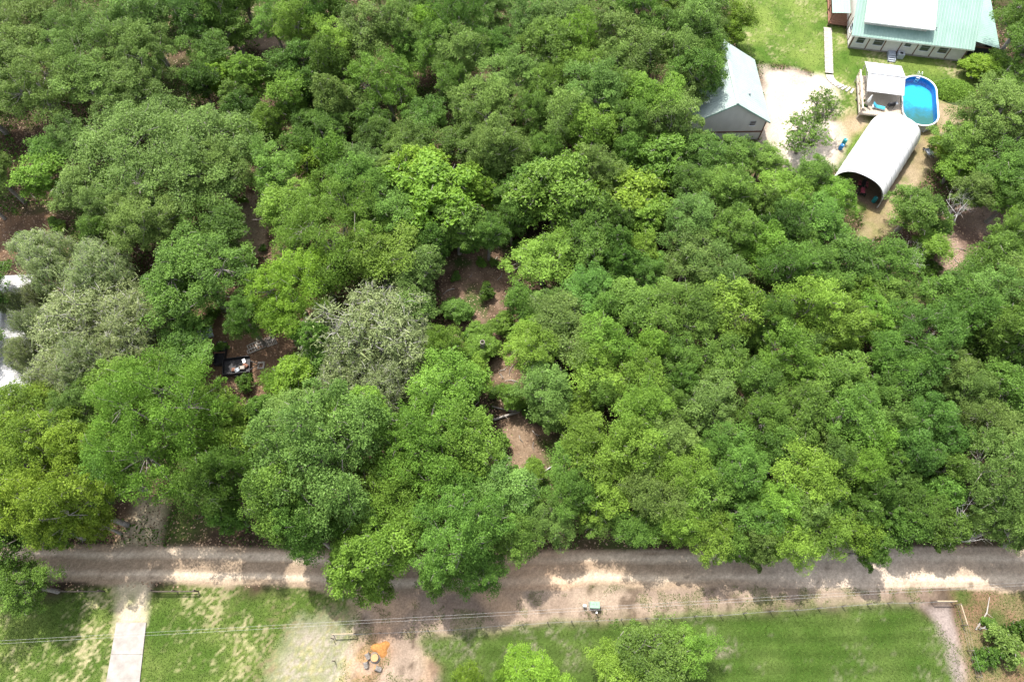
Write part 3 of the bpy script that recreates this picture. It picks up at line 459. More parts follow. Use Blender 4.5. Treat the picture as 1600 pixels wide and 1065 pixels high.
for i, (x, y, R, H, s, c, z) in enumerate(TREES):
    if s in 'lm' and R > 6.6: s = 'g'
    elif s in 'gl' and R < 3.9: s = 'm'
    elif s == 'm' and R > 4.3: s = 'l'
    elif s == 'm' and R < 2.1: s = 's'
    elif s == 's' and R > 2.9: s = 'm'
    if s == 's' and H < 3.2:
        pr = random.choice(SHRUB); nm, kind, cat = 'shrub', 'low leafy shrub', 'shrub'
    else:
        pr = random.choice(PROTO[s]); nm, kind, cat = NAMES[s]
    sz = '' if nm in ('live_oak', 'shrub', 'sapling') else ('large ' if R > TREES_MED*1.22 else 'slim ' if R < TREES_MED*.8 else '')
    lb = sz+COLW[c]+' '+kind+' '+ANCH[z]
    if nm == 'live_oak' and z == 0: lb = 'giant spreading dull olive live oak, the biggest crown in the wood' if R > 9 else 'second huge dull olive live oak crown touching the giant one'
    k = R*1.06/(pr[2] if len(pr) > 2 else 1); plant(pr, nm, lb, cat, lb, x, y, random.uniform(0, 6.28), k, H/pr[3]*random.uniform(.86, 1.12), LEAF[c])
# understory bushes that show in the openings of the canopy
us = []
for poly, n in ((CLEAR, 12), (CLEAR2, 18), (PINK2, 4), (JUNK, 4), (WESTGAP, 5), (EARTH, 3), (ROUGH, 3)):
    xs = [p[0] for p in poly]; ys = [p[1] for p in poly]
    for k in range(n):
        for q in range(40):
            x = random.uniform(max(min(xs), -66), min(max(xs), 54)); y = random.uniform(max(min(ys), -2), max(ys))
            d = float(sdist(np.array([x]), np.array([y]), poly)[0])
            if -.5 < d < 4: break
        s = random.uniform(.5, 1.35); cc = random.choice(['mid', 'bright', 'dark', 'mid'])
        lb = COLW[cc]+' bush beside '+{id(CLEAR): 'the brown litter clearing', id(CLEAR2): 'the narrow litter gap', id(PINK2): 'the sandy gap by the giant oak', id(JUNK): 'the junk yard', id(WESTGAP): 'the red earth gap by the mossy oaks', id(EARTH): 'the bare earth by the dead trees', id(ROUGH): 'the weedy fence corner'}[id(poly)]
        plant(random.choice(SHRUB), 'bush', lb, 'bush', lb, x, y, random.uniform(0, 6.28), s, s*random.uniform(.7, 1.2), LEAF[cc])
# dead trees
def dead_tree(name, label, x, y, H, spread, seed, lean=(0, 0), forks=4, depth=4, rad0=0):
    r = random.Random(seed); root = thing(name, label, 'dead tree', (x, y, -.05)); tk = MB(); br = MB()
    def grow(p, d, L, rad, k, mb):
        pts = [p]; rr = [rad]; q = Vector(p); dd = Vector(d)
        for s in range(3):
            dd = (dd+Vector((r.uniform(-.25, .25), r.uniform(-.25, .25), r.uniform(-.12, .15)))).normalized(); q = q+dd*L/3; pts.append(q.copy()); rr.append(rad*(1-.2*(s+1)))
        mb.tube(pts, rr, 6 if k > 2 else 4)
        if k > 0:
            for s in range(forks if k > 1 else 3):
                j = r.choice([1, 2, 3, 3]); a = r.uniform(0, 6.28); nd = (dd*.7+Vector((cos(a), sin(a), r.uniform(-.1, .6)))*spread).normalized()
                grow(pts[j], nd, L*r.uniform(.5, .8), rr[j]*.68, k-1, br)
    grow((0, 0, 0), Vector((lean[0], lean[1], 1)).normalized(), H*.5, rad0 or .05+.016*H, depth, tk)
    tk.build('trunk', DEADWOOD, root, True); br.build('branches', DEADWOOD, root, True)
dead_tree('dead_tree', 'bare silver dead tree beside the brown earth patch', 58.8, 53.6, 7.0, 1.2, 3, (.12, .05), 4, 4, .13)
dead_tree('dead_tree', 'small dense bleached dead tree at the end of the carport track', 52.1, 48.0, 6.0, 1.2, 5, (-.1, .1), 4, 4, .09)
dead_tree('dead_tree', 'bleached dead branches among the trees above the dirt road edge', 46.3, 13.9, 9.5, 1.0, 14, (.0, .0), 4, 3, .13)
dead_tree('dead_tree', 'low bare grey dead tree in the weedy fence corner', 48.6, 4.0, 2.2, .8, 12, (.3, .3), 2, 2)

# ---------------------------------------------------------------- house with green metal roof
GREEN_ROOF = surf('green_roof', (.185, .295, .25), (.245, .365, .315), .6, .42, stretch=(1, .3, 1), spec=.5)
WHITE_ROOF = surf('white_roof', (.38, .39, .40), (.46, .47, .48), .7, .45, spec=.5)
PALE_ROOF = surf('pale_green_roof', (.285, .355, .33), (.345, .415, .39), .5, .4, spec=.5)
OLD_ROOF = surf('weathered_white_roof', (.27, .265, .265), (.50, .50, .51), 1.4, .5, stretch=(1, .25, 1))
SIDING = surf('pale_siding', (.50, .49, .46), (.60, .58, .55), 1.5, .8); TRIM = surf('brown_trim', (.11, .058, .038), (.17, .09, .06), 4, .8)
WHITE = surf('white_paint', (.70, .70, .68), (.80, .80, .78), 2, .6); DARKGL = surf('window_glass', (.02, .025, .03), (.05, .06, .07), 1, .08, spec=.6)
STONE = surf('foundation_block', (.25, .23, .21), (.36, .33, .30), 3, .9, bump=.3); GREYP = surf('grey_paint', (.24, .27, .31), (.33, .36, .40), 3, .7)
SCREEN = surf('porch_screen', (.015, .017, .018), (.035, .038, .04), 8, .8); WOOD = surf('weathered_wood', (.25, .22, .195), (.42, .38, .34), 3, .9, stretch=(1, 6, 1), bump=.3)
DECKW = surf('deck_boards', (.33, .27, .21), (.47, .40, .32), 2.5, .85, stretch=(1, 5, 1)); GALV = surf('galvanised_metal', (.42, .44, .45), (.58, .60, .61), 6, .4, metal=.7)
RUSTW = surf('red_brown_wood', (.16, .075, .05), (.27, .14, .095), 4, .85); BLACKP = surf('black_plastic', (.012, .012, .014), (.035, .035, .04), 8, .6); RUBBER = surf('rubber', (.012, .012, .012), (.03, .03, .03), 10, .85)
def window(parent, x, y, z, w, h, axis='x', out=-1, depth=.06):
    """window in a wall that runs along local axis; out = sign of the outward normal"""
    mb = MB(); t = .05
    def b(cx, cz, dx, dz, off, th):
        c = (x+cx, y+out*off, z+cz) if axis == 'x' else (x+out*off, y+cx, z+cz); d = (dx, th, dz) if axis == 'x' else (th, dx, dz); return c, d
    fr = MB()
    for cx, cz, dx, dz in ((-w/2, 0, t, h+t), (w/2, 0, t, h+t), (0, h/2, w-t, t), (0, -h/2, w-t, t), (0, 0, w-t, t*.7)): fr.box(*b(cx, cz, dx, dz, depth/2, depth))
    o = fr.build('window', GREYP, parent); MB().box(*b(0, 0, w-.02, h-.02, .012, .02)).build('pane', DARKGL, o); MB().box(*b(0, -h/2-.06, w+.2, .05, .06, .12)).build('sill', WHITE, o)
    return o
HO = Vector((53.1, 88.9, 0)); HRZ = radians(-10.2)
def HL(a, b, z=0): return (HO.x+a*cos(HRZ)-b*sin(HRZ), HO.y+a*sin(HRZ)+b*cos(HRZ), z)
house = thing('house', 'house with green metal roof, white dormer roof and brown battened walls', 'house', tuple(HO), HRZ)
LW = 17.2; DP = 13.6; EV = 2.75; RZ_ = 2.75+.5*(DP/2+.55)
MB().box((LW/2, DP/2, .18), (LW-.1, DP-.1, .5)).build('foundation', STONE, house)
MB().box((LW/2, .1, 1.5), (LW-.3, .16, 2.5)).box((LW/2, DP-.1, 1.5), (LW-.3, .16, 2.5)).build('wall_core', SIDING, house)
pan = [0.1+i*(LW-.2)/7 for i in range(8)]
for i in range(7): MB().box(((pan[i]+pan[i+1])/2, -.03, 1.52), (pan[i+1]-pan[i]-.16, .08, 2.44)).build('wall_panel', SIDING, house)
for i in range(8): MB().box((pan[i], -.045, 1.52), (.15, .13, 2.46)).build('batten', TRIM, house)
for s, xx in ((-1, 0.0), (1, LW)):
    g = MB(); xo = xx; g.add([(xo-.07, 0.02, .4), (xo+.07, 0.02, .4), (xo-.07, DP-.02, .4), (xo+.07, DP-.02, .4), (xo-.07, 0.02, 2.75), (xo+.07, 0.02, 2.75), (xo-.07, DP-.02, 2.75), (xo+.07, DP-.02, 2.75), (xo-.07, DP/2, RZ_-.2), (xo+.07, DP/2, RZ_-.2)],
        [(0, 2, 6, 8, 4), (1, 5, 9, 7, 3), (0, 4, 5, 1), (2, 3, 7, 6), (4, 8, 9, 5), (8, 6, 7, 9), (0, 1, 3, 2)]); g.build('end_wall', SIDING, house)
    MB().box((xo+s*.1, 1.2, 1.52), (.06, .15, 2.4)).box((xo+s*.1, 3.6, 1.52), (.06, .15, 2.4)).build('batten', TRIM, house)
for k, (wx, wz, w, h) in enumerate(((1.3, 1.85, 1.1, 1.3), (4.0, 1.85, 1.4, 1.3), (8.35, 2.0, .9, .75), (11.0, 1.85, 1.3, 1.3), (13.7, 1.85, 1.3, 1.3))): window(house, wx, -.07, wz, w, h)
window(house, -.07, 2.4, 1.9, 1.0, 1.1, 'y')
rf = sheet((-.6, -.55, EV), (LW+.55, -.55, EV), (LW+.55, DP/2, RZ_+.08), (-.6, DP/2, RZ_+.08), .46, .02).build('front_roof', GREEN_ROOF, house)
sheet((LW+.55, DP+.55, EV), (-.6, DP+.55, EV), (-.6, DP/2, RZ_+.08), (LW+.55, DP/2, RZ_+.08), .46, .02).build('rear_roof', GREEN_ROOF, house)
MB().tube([(-.62, DP/2, RZ_+.12), (LW+.57, DP/2, RZ_+.12)], .12, 8).build('ridge_cap', GREEN_ROOF, rf)
MB().box((LW/2, -.5, EV-.14), (LW+1.1, .06, .18)).build('fascia', WHITE, rf)
MB().tube([(11.6, 1.6, 3.6), (11.6, 1.6, 4.25)], .07, 8).build('vent_pipe', GREYP, rf)
# dormer
D0, D1, DB = 1.0, 10.3, 1.15
dw = MB().box(((D0+D1)/2, DB+.06, 4.05), (D1-D0, .12, 1.1)).build('dormer_wall', SIDING, house)
for s in (D0, D1):
    MB().add([(s-.05, DB+.1, 3.5), (s+.05, DB+.1, 3.5), (s-.05, DB+.1, 4.6), (s+.05, DB+.1, 4.6), (s-.05, 6.4, 6.25), (s+.05, 6.4, 6.25), (s-.05, 6.4, 5.9), (s+.05, 6.4, 5.9)],
             [(0, 2, 4, 6), (1, 7, 5, 3), (0, 1, 3, 2), (2, 3, 5, 4), (4, 5, 7, 6), (0, 6, 7, 1)]).build('dormer_cheek', SIDING, house)
for wx in (2.7, 5.65, 8.6): window(house, wx, DB, 4.14, 1.5, .55)
dr = sheet((D0-.35, DB-.75, 4.58), (D1+.75, DB-.75, 4.58), (D1+.75, DP/2+.1, RZ_+.3), (D0-.35, DP/2+.1, RZ_+.3), .46, .02).build('dormer_roof', WHITE_ROOF, house)
MB().box(((D0+D1)/2+.2, DB-.7, 4.47), (D1-D0+1.0, .05, .15)).build('dormer_fascia', WHITE, dr)
# east porch, screened, under a lean-to
sheet((LW+.6, .75, 3.25), (LW+.6, DP+.4, 3.25), (LW+4.6, DP+.4, 2.45), (LW+4.6, .75, 2.45), .46, .02).build('east_porch_roof', GREEN_ROOF, house)
bpy.data.objects['east_porch_roof'].data.flip_normals()
MB().box((LW+2.2, 5.4, .3), (4.2, 9.4, .25)).build('east_porch_floor', DECKW, house)
for px_, py_ in ((LW+.25, .85), (LW+4.2, .85), (LW+4.2, 4.2), (LW+4.2, 9.9)): MB().box((px_, py_, 1.4), (.16, .16, 2.1)).build('porch_post', TRIM, house)
MB().box((LW+2.2, .85, 1.35), (3.75, .03, 1.85)).build('porch_screen', SCREEN, house); MB().box((LW+4.2, 2.5, 1.35), (.03, 3.1, 1.85)).build('porch_screen', SCREEN, house)
MB().box((LW+2.2, .83, .5), (3.8, .09, .16)).box((LW+2.2, .83, 2.3), (3.8, .09, .16)).build('porch_rail', TRIM, house)
# west porch
wp = sheet((.2, 4.3, 2.95), (-3.2, 4.3, 2.65), (-3.2, DP+.2, 2.65), (.2, DP+.2, 2.95), .46, .02); wp = sheet((-3.3, 4.2, 2.62), (-.62, 4.2, 2.95), (-.62, DP+.2, 2.95), (-3.3, DP+.2, 2.62), .46, .02).build('west_porch_roof', GREEN_ROOF, house)
MB().box((-1.55, 7.6, .45), (3.0, 6.2, .16)).build('west_porch_floor', RUSTW, house)
for px_, py_ in ((-3.0, 4.55), (-.4, 4.55), (-3.0, 7.6), (-3.0, 10.5)): MB().box((px_, py_, 1.3), (.14, .14, 2.6)).build('porch_post', TRIM, house)
MB().box((-1.7, 4.55, 1.25), (2.5, .06, .08)).box((-1.7, 4.55, .8), (2.5, .06, .08)).box((-3.0, 7.6, 1.25), (.06, 5.8, .08)).build('porch_rail', RUSTW, house)
# things by the front wall
ac = thing('air_conditioner', 'grey air conditioning unit with fan grille by the house front wall', 'air conditioner', HL(7.9, -.75), HRZ)
MB().box((0, 0, .45), (1.0, .8, .86)).build('cabinet', GREYP, ac, bevel=.03); MB().lathe([(.32, .885), (.34, .91), (.30, .92), (.27, .89)], 20).build('fan_ring', GALV, ac); MB().lathe([(.26, .893), (.05, .90), (.001, .90)], 16).build('fan', BLACKP, ac)
st = thing('steps', 'grey wooden steps and landing at the house front wall', 'steps', HL(6.6, -.6), HRZ)
MB().box((0, 0, .5), (1.1, 1.0, .1)).build('landing', GREYP, st)
for k in range(3): MB().box((0, -.65-.3*k, .38-.14*k), (1.1, .32, .07)).build('tread', GREYP, st)
MB().box((-.52, -.5, .2), (.06, 1.9, .4)).box((.52, -.5, .2), (.06, 1.9, .4)).build('stringer', GREYP, st)
# boardwalk from the west porch, then stepping pavers to the deck
bw = thing('boardwalk', 'grey plank boardwalk leading from the west porch', 'boardwalk', HL(-3.0, 3.9), HRZ)
plk = MB().box((0, 0, .16), (1.25, .27, .05)).mesh('plank', WOOD)
for k in range(34):
    o = link(bpy.data.objects.new('plank', plk), bw); o.location = (-.05+.012*((k*7) % 5), -.15-.3*k, .004*((k*5) % 3)); o.rotation_euler.z = .012*((k*3) % 5-2)
MB().box((-.5, -5.1, .05), (.08, 10, .17)).box((.5, -5.1, .05), (.08, 10, .17)).build('joist', WOOD, bw)
pav = thing('paver_path', 'curving path of grey pavers from boardwalk to pool deck', 'path', HL(-3.0, -6.5), HRZ)
for k in range(11):
    t = k/10; MB().box((.1+2.2*t*t*1.5, -.2-3.2*t+.6*t*t, .03), (1.15, .34, .09), rz=radians(4+62*t*t)).build('paver', surf('paver%d' % k, (.30, .28, .27), (.45, .42, .40), 3, .9) if k == 0 else bpy.data.materials['paver0'], pav)

# ---------------------------------------------------------------- pool, deck, canopy
POOLW = surf('pool_wall', (.33, .35, .36), (.47, .49, .50), 2, .6); 
def linermat():
    m, t, b = mat_new('pool_liner'); tc = N(t, 'ShaderNodeTexCoord'); n = N(t, 'ShaderNodeTexNoise', Scale=.55, Detail=7, Roughness=.7); t.links.new(tc.outputs['Object'], n.inputs['Vector'])
    sp = N(t, 'ShaderNodeSeparateXYZ'); t.links.new(tc.outputs['Object'], sp.inputs[0])
    ad = N(t, 'ShaderNodeMath', operation='MULTIPLY_ADD'); ad.inputs[1].default_value = -.16; t.links.new(sp.outputs[1], ad.inputs[0]); t.links.new(n.outputs[0], ad.inputs[2])
    t.links.new(ramp(t, ad.outputs[0], [(.40, (.02, .36, .66)), (.58, (.03, .20, .27)), (.85, (.05, .125, .09))]), b.inputs['Base Color']); b.inputs['Roughness'].default_value = .6; return m
def watermat():
    m, t, b = mat_new('pool_water'); b.inputs['Base Color'].default_value = (.75, .93, 1, 1); b.inputs['Roughness'].default_value = .03; b.inputs['IOR'].default_value = 1.33; b.inputs['Transmission Weight'].default_value = .0
    out = t.nodes['Material Output']; tr = N(t, 'ShaderNodeBsdfTransparent'); tr.inputs[0].default_value = (.62, .90, .98, 1); gl = N(t, 'ShaderNodeBsdfGlossy'); gl.inputs['Roughness'].default_value = .04
    fr = N(t, 'ShaderNodeFresnel', IOR=1.33); n = N(t, 'ShaderNodeTexNoise', Scale=3, Detail=3); bp = N(t, 'ShaderNodeBump', Strength=.3, Distance=.06); tc = N(t, 'ShaderNodeTexCoord')
    t.links.new(tc.outputs['Object'], n.inputs['Vector']); t.links.new(n.outputs[0], bp.inputs['Height']); t.links.new(bp.outputs[0], fr.inputs['Normal']); t.links.new(bp.outputs[0], gl.inputs['Normal'])
    mx = N(t, 'ShaderNodeMixShader'); t.links.new(fr.outputs[0], mx.inputs[0]); t.links.new(tr.outputs[0], mx.inputs[1]); t.links.new(gl.outputs[0], mx.inputs[2]); t.links.new(mx.outputs[0], out.inputs[0]); return m
pool = thing('swimming_pool', 'oval above ground pool with white rim and blue water', 'pool', HL(9.6, -10.9), HRZ-radians(2))
def oval(w, l, n=40):
    r = w/2; s = l/2-r; return [(r*cos(a), r*sin(a)+(s if 0 <= a < pi else -s)) for a in (2*pi*(k+.5)/n for k in range(n))]
def ovalring(w0, l0, w1, l1, z0, z1, n=40):
    A = oval(w0, l0, n); B = oval(w1, l1, n); vs = [(*p, z0) for p in A]+[(*p, z1) for p in B]; return vs, [(k, (k+1) % n, n+(k+1) % n, n+k) for k in range(n)]
PW, PL = 5.1, 10.0
MB().add(*ovalring(PW, PL, PW, PL, -.1, 1.3)).build('pool_wall', POOLW, pool, True)
ln = MB(); vs, fs = ovalring(PW-.1, PL-.1, PW-.1, PL-.1, 1.3, .08); ln.add(vs, [tuple(reversed(q)) for q in [(a, b, c, d) for a, b, c, d in fs]]); ln.add([(*p, .08) for p in oval(PW-.1, PL-.1)], [tuple(range(40))]); ln.build('liner', linermat(), pool)
rm_ = MB(); rm_.add(*ovalring(PW-.16, PL-.16, PW+.2, PL+.2, 1.34, 1.34)); rm_.add(*ovalring(PW+.2, PL+.2, PW+.2, PL+.2, 1.34, 1.26)); rm_.add(*ovalring(PW+.2, PL+.2, PW-.16, PL-.16, 1.26, 1.26)); rm_.add(*ovalring(PW-.16, PL-.16, PW-.16, PL-.16, 1.26, 1.34)); rm_.build('rim', WHITE, pool)
MB().add([(*p, 1.0) for p in oval(PW-.11, PL-.11)], [tuple(range(40))]).build('water', watermat(), pool)
P40 = oval(PW+.1, PL+.1)
for k in range(0, 40, 4): MB().box((P40[k][0], P40[k][1], .6), (.1, .1, 1.3), rz=math.atan2(P40[k][1], P40[k][0])).build('wall_upright', WHITE, pool)
MB().add(*ovalring(PW-.104, PL-.104, PW-.104, PL-.104, .1, 1.25)).build('liner_wall', surf('liner_wall_with_shade', (.02, .14, .34), (.04, .21, .43), 1.2, .5), pool)  # deeper blue ring inside the liner, the wall's shade mixed into its colour
for s in (-.25, .25): MB().tube([(s, 4.7, .3), (s, 4.75, 1.9), (s, 4.95, 2.1), (s, 5.25, 2.0), (s, 5.45, .1)], .03, 6).build('ladder_rail', WHITE, pool)
for z in (.4, .8, 1.2): MB().box((0, 4.72, z), (.5, .1, .04)).build('ladder_step', WHITE, pool)
deck = thing('pool_deck', 'raised tan timber deck beside the pool', 'deck', HL(.7, -15.0), HRZ)
dpl = MB().box((0, 0, 1.2), (.27, 7.7, .05)).mesh('plank', DECKW)
for k in range(21):
    o = link(bpy.data.objects.new('plank', dpl), deck); o.location = (.15+.29*k, 3.95, .003*(k % 3))
MB().box((3.05, .06, 1.05), (6.0, .08, .24)).box((3.05, 7.84, 1.05), (6.0, .08, .24)).box((.02, 3.95, 1.05), (.08, 7.6, .24)).build('rim_joist', WOOD, deck)
for a in (.15, 3.0, 5.9):
    for b in (.2, 3.9, 7.7): MB().box((a, b, .5), (.14, .14, 1.25)).build('post', WOOD, deck)
for b in (.1, 1.9, 3.9, 5.9, 7.8): MB().box((.06, b, 1.7), (.09, .09, 1.0)).build('rail_post', DECKW, deck)
MB().box((.06, 3.95, 2.2), (.22, 7.9, .06)).box((.06, 3.95, 1.7), (.05, 7.7, .08)).build('handrail', surf('pale_board', (.50, .42, .33), (.62, .54, .44), 3, .8), deck)
MB().box((5.95, 1.4, 2.0), (.06, 2.6, .07)).box((5.95, 1.4, 1.65), (.05, 2.6, .06)).build('pool_side_rail', WOOD, deck)
for b in range(7): MB().box((5.95, .2+.4*b, 1.62), (.05, .05, .8)).build('baluster', WOOD, deck)
can = thing('deck_canopy', 'white corrugated gable canopy over the pool deck', 'canopy', HL(1.15, -12.6), HRZ)
sheet((-.2, 0, 3.2), (5.15, 0, 3.2), (5.15, 3.0, 3.95), (-.2, 3.0, 3.95), .3, .03).build('south_sheet', OLD_ROOF, can)
sheet((5.15, 6.1, 3.2), (-.2, 6.1, 3.2), (-.2, 3.0, 3.95), (5.15, 3.0, 3.95), .3, .03).build('north_sheet', OLD_ROOF, can)
MB().bar((-.25, 3.0, 3.99), (5.2, 3.0, 3.99), .28, .02).build('ridge_cap', GALV, can)
for a in (.05, 4.85):
    for b in (.3, 3.0, 5.8): MB().box((a, b, 2.15 if b != 3 else 2.5), (.1, .1, 1.95 if b != 3 else 2.6)).build('post', GALV, can)
MB().bar((0, .3, 3.12), (4.9, .3, 3.12), .1).bar((0, 5.8, 3.1), (4.9, 5.8, 3.1), .1).bar((.05, .3, 3.0), (.05, 5.8, 3.0), .08).bar((4.85, .3, 3.0), (4.85, 5.8, 3.0), .08).build('beam', GALV, can)
BLUEF = surf('turquoise_cushion', (.03, .28, .42), (.07, .40, .55), 3, .8)
lg = thing('sun_lounger', 'turquoise cushioned sun lounger on the pool deck', 'lounger', HL(3.4, -13.6, 1.235), HRZ+radians(80))
MB().box((0, -.3, .32), (.62, 1.2, .1)).build('seat_cushion', BLUEF, lg, bevel=.03); MB().box((0, .6, .52), (.62, .75, .1), rx=radians(38)).build('back_cushion', BLUEF, lg, bevel=.03)
MB().box((0, 0, .24), (.68, 1.75, .05)).build('frame', WHITE, lg)
for sx in (-.3, .3):
    for sy in (-.75, .7): MB().box((sx, sy, .12), (.05, .05, .24)).build('leg', WHITE, lg)
um = thing('folded_umbrella', 'folded white parasol leaning over the deck rail', 'parasol', HL(1.7, -13.4, 1.235), HRZ+radians(25))
MB().tube([(0, 0, 0), (0, .1, 2.1)], .025, 6).build('pole', WHITE, um); MB().lathe([(.04, .55), (.2, .8), (.22, 1.2), (.12, 1.8), (.02, 2.15)], 10, (0, .04, 0)).build('canopy', WHITE, um); MB().lathe([(.3, 0), (.3, .08), (.05, .12)], 14).build('base', BLACKP, um)
gr = thing('barbecue_grill', 'black barbecue grill under the deck canopy', 'grill', HL(5.1, -13.2, 1.235), HRZ+.4)
MB().box((0, 0, .65), (1.0, .55, .3)).build('firebox', BLACKP, gr, bevel=.03); MB().tube([(-.48, 0, .86), (.48, 0, .86)], .22, 10).build('lid', BLACKP, gr, True); MB().box((.72, 0, .78), (.4, .45, .04)).build('side_shelf', GALV, gr)
for sx in (-.42, .42):
    for sy in (-.2, .2): MB().box((sx, sy, .25), (.05, .05, .52)).build('leg', BLACKP, gr)
for k, (a, b, lb) in enumerate(((1.05, -13.0, 'dark round flower pot on the deck rail side, north one'), (1.05, -14.0, 'dark round flower pot on the deck rail side, south one'))):
    fp = thing('flower_pot', lb, 'flower pot', HL(a, b, 1.235)); MB().lathe([(.001, .0), (.17, 0), (.24, .36), (.21, .36), (.19, .3), (.001, .3)], 14).build('pot', BLACKP, fp); plant(SHRUB[k], 'x', None, None, None, 0, 0, 0, .3, .3, LEAF['dark'])
    t_ = [o for o in bpy.data.objects if o.name == 'x'][0]; 
    for ch in list(t_.children): ch.parent = fp; ch.location = (0, 0, .28); ch.scale = (.34, .34, .34); ch.name = 'foliage' if ch.name.startswith('crown') else 'stem'
    bpy.data.objects.remove(t_)

# ---------------------------------------------------------------- arched carport and what it shelters
CRZ = math.atan2(.804, .594)-pi/2; CW, CL, CH = 7.2, 13.2, 4.2
cp = thing('carport', 'big white arched fabric carport beside the pool', 'carport', (50.5-CW/2*.804, 57.7+CW/2*.594, 0), CRZ)
VINYL = surf('white_vinyl', (.70, .70, .69), (.80, .80, .80), .9, .5, stretch=(1, .35, 1))
SEAM = surf('grey_seam_tape', (.42, .42, .42), (.56, .56, .56), 2, .6)
def arch(w, h, n=20, z0=0.0):
    out = []
    for k in range(n+1):
        a = pi*k/n; c, s = cos(a), sin(a); out.append((-math.copysign(abs(c)**.80, c)*w/2, z0+(h-z0)*abs(s)**.78))
    return out
NR = 54; vs = []; n_ = 21
for j in range(NR+1):
    y = CL*j/NR; ph = (j % 6)/6; sag = .06*sin(pi*ph)+.012*sin(j*2.3); A = arch(CW-2*sag, CH-sag, 20, .05); B = arch(CW-2*sag-.05, CH-sag-.03, 20, .05); vs += [(x, y, z) for x, z in A]+[(x, y, z) for x, z in B]
fs = []
for j in range(NR):
    for k in range(20):
        a = j*2*n_+k; b = a+2*n_; fs += [(a, b, b+1, a+1), (a+n_, a+n_+1, b+n_+1, b+n_)]
for j in (0, NR): fs += [(j*2*n_+k, j*2*n_+k+1, j*2*n_+k+1+n_, j*2*n_+k+n_) for k in range(20)]
MB().add(vs, fs).build('cover', VINYL, cp, True)
for j in range(10): MB().tube([(x*.985, .05+(CL-.1)*j/9, z-.05) for x, z in arch(CW-.12, CH-.06, 20, .03)], .03, 5).build('hoop', GALV, cp)
for j in range(1, 9): MB().tube([(x, CL*j/9, z+.004) for x, z in arch(CW+.02, CH+.012, 20, .06)], .022, 4).build('seam', SEAM, cp)
MB().tube([(0, .05, CH-.12), (0, CL-.05, CH-.12)], .028, 5).tube([(-CW/2+.12, .05, 1.2), (-CW/2+.12, CL-.05, 1.2)], .028, 5).tube([(CW/2-.12, .05, 1.2), (CW/2-.12, CL-.05, 1.2)], .028, 5).build('purlin', GALV, cp)
MAROON = surf('maroon_paint', (.20, .035, .055), (.32, .07, .10), 4, .45)
def cpl(a, b): v = Matrix.Rotation(CRZ, 4, 'Z') @ Vector((a, b, 0)); return (cp.location.x+v.x, cp.location.y+v.y, 0)
tk = thing('garden_tractor', 'maroon garden tractor parked in the mouth of the carport', 'tractor', cpl(.5, 1.6), CRZ+radians(200))
MB().box((0, .65, .72), (.55, 1.0, .42)).build('hood', MAROON, tk, bevel=.08); MB().box((0, 1.16, .66), (.5, .06, .34)).build('grille', BLACKP, tk); MB().box((0, .1, .42), (.5, 2.0, .14)).build('chassis', BLACKP, tk)
for s in (-1, 1):
    MB().box((s*.48, -.62, .78), (.34, .85, .1)).box((s*.63, -.62, .62), (.05, .85, .3)).build('fender', MAROON, tk, bevel=.04)
    for yy, rr, ww in ((-.62, .42, .28), (.85, .26, .18)):
        wh = MB(); wh.tube([(s*.48-ww/2, yy, rr), (s*.48-ww*.3, yy, rr), (s*.48+ww*.3, yy, rr), (s*.48+ww/2, yy, rr)], [rr*.86, rr, rr, rr*.86], 16); w_ = wh.build('wheel', RUBBER, tk); MB().tube([(s*.48-ww*.53, yy, rr), (s*.48+ww*.53, yy, rr)], rr*.5, 10).build('rim', surf('cream_rim', (.5, .45, .3), (.6, .55, .4), 4, .5) if 'cream_rim' not in bpy.data.materials else bpy.data.materials['cream_rim'], w_)
MB().box((0, -.55, .95), (.5, .5, .12)).box((0, -.82, 1.2), (.5, .1, .45), rx=radians(12)).build('seat', BLACKP, tk, bevel=.04); MB().tube([(0, .1, .6), (0, -.08, 1.12)], .025, 6).build('steering_column', BLACKP, tk)
MB().tube([(.19*cos(a*pi/6), -.08+.17*sin(a*pi/6), 1.12+.07*sin(a*pi/6)) for a in range(13)], .018, 5).build('steering_wheel', BLACKP, tk)
def barrel(label, x, y, mat):
    b = thing('barrel', label, 'barrel', (x, y, 0)); MB().lathe([(.001, 0), (.26, 0), (.29, .05), (.30, .28), (.285, .3), (.30, .33), (.31, .55), (.295, .58), (.30, .62), (.28, .86), (.25, .9), (.23, .88), (.001, .88)], 18).build('drum', mat, b, True); MB().lathe([(.05, .88), (.05, .91), (.001, .91)], 8, (.13, 0, 0)).build('bung', WHITE, b)
BLUEP = surf('blue_plastic', (.01, .10, .26), (.02, .16, .36), 3, .45); TEALP = surf('teal_plastic', (.01, .16, .18), (.02, .24, .26), 3, .45)
barrel('blue plastic barrel against the west side of the carport', 47.6, 68.3, BLUEP); barrel('teal plastic barrel against the west side of the carport', 48.3, 69.3, TEALP)
barrel('teal plastic barrel inside the carport mouth by its east leg', *cpl(2.7, .8)[:2], TEALP)
wb = thing('wheelbarrow', 'grey wheelbarrow standing east of the carport', 'wheelbarrow', (59.9, 67.2, 0), radians(15))
MB().add([(-.3, -.45, .42), (.3, -.45, .42), (.3, .4, .42), (-.3, .4, .42), (-.42, -.6, .74), (.42, -.6, .74), (.42, .62, .74), (-.42, .62, .74)], [(3, 2, 1, 0), (0, 1, 5, 4), (1, 2, 6, 5), (2, 3, 7, 6), (3, 0, 4, 7)]).build('tray', GREYP, wb)
for s in (-1, 1): MB().tube([(s*.1, 1.0, .25), (s*.25, .3, .38), (s*.3, -1.1, .62)], .025, 6).build('handle', WOOD, wb); MB().bar((s*.28, -.4, .42), (s*.3, -.55, 0), .04).build('leg', BLACKP, wb)
MB().tube([(-.05, 1.0, .2), (.05, 1.0, .2)], .2, 14).build('wheel', RUBBER, wb)

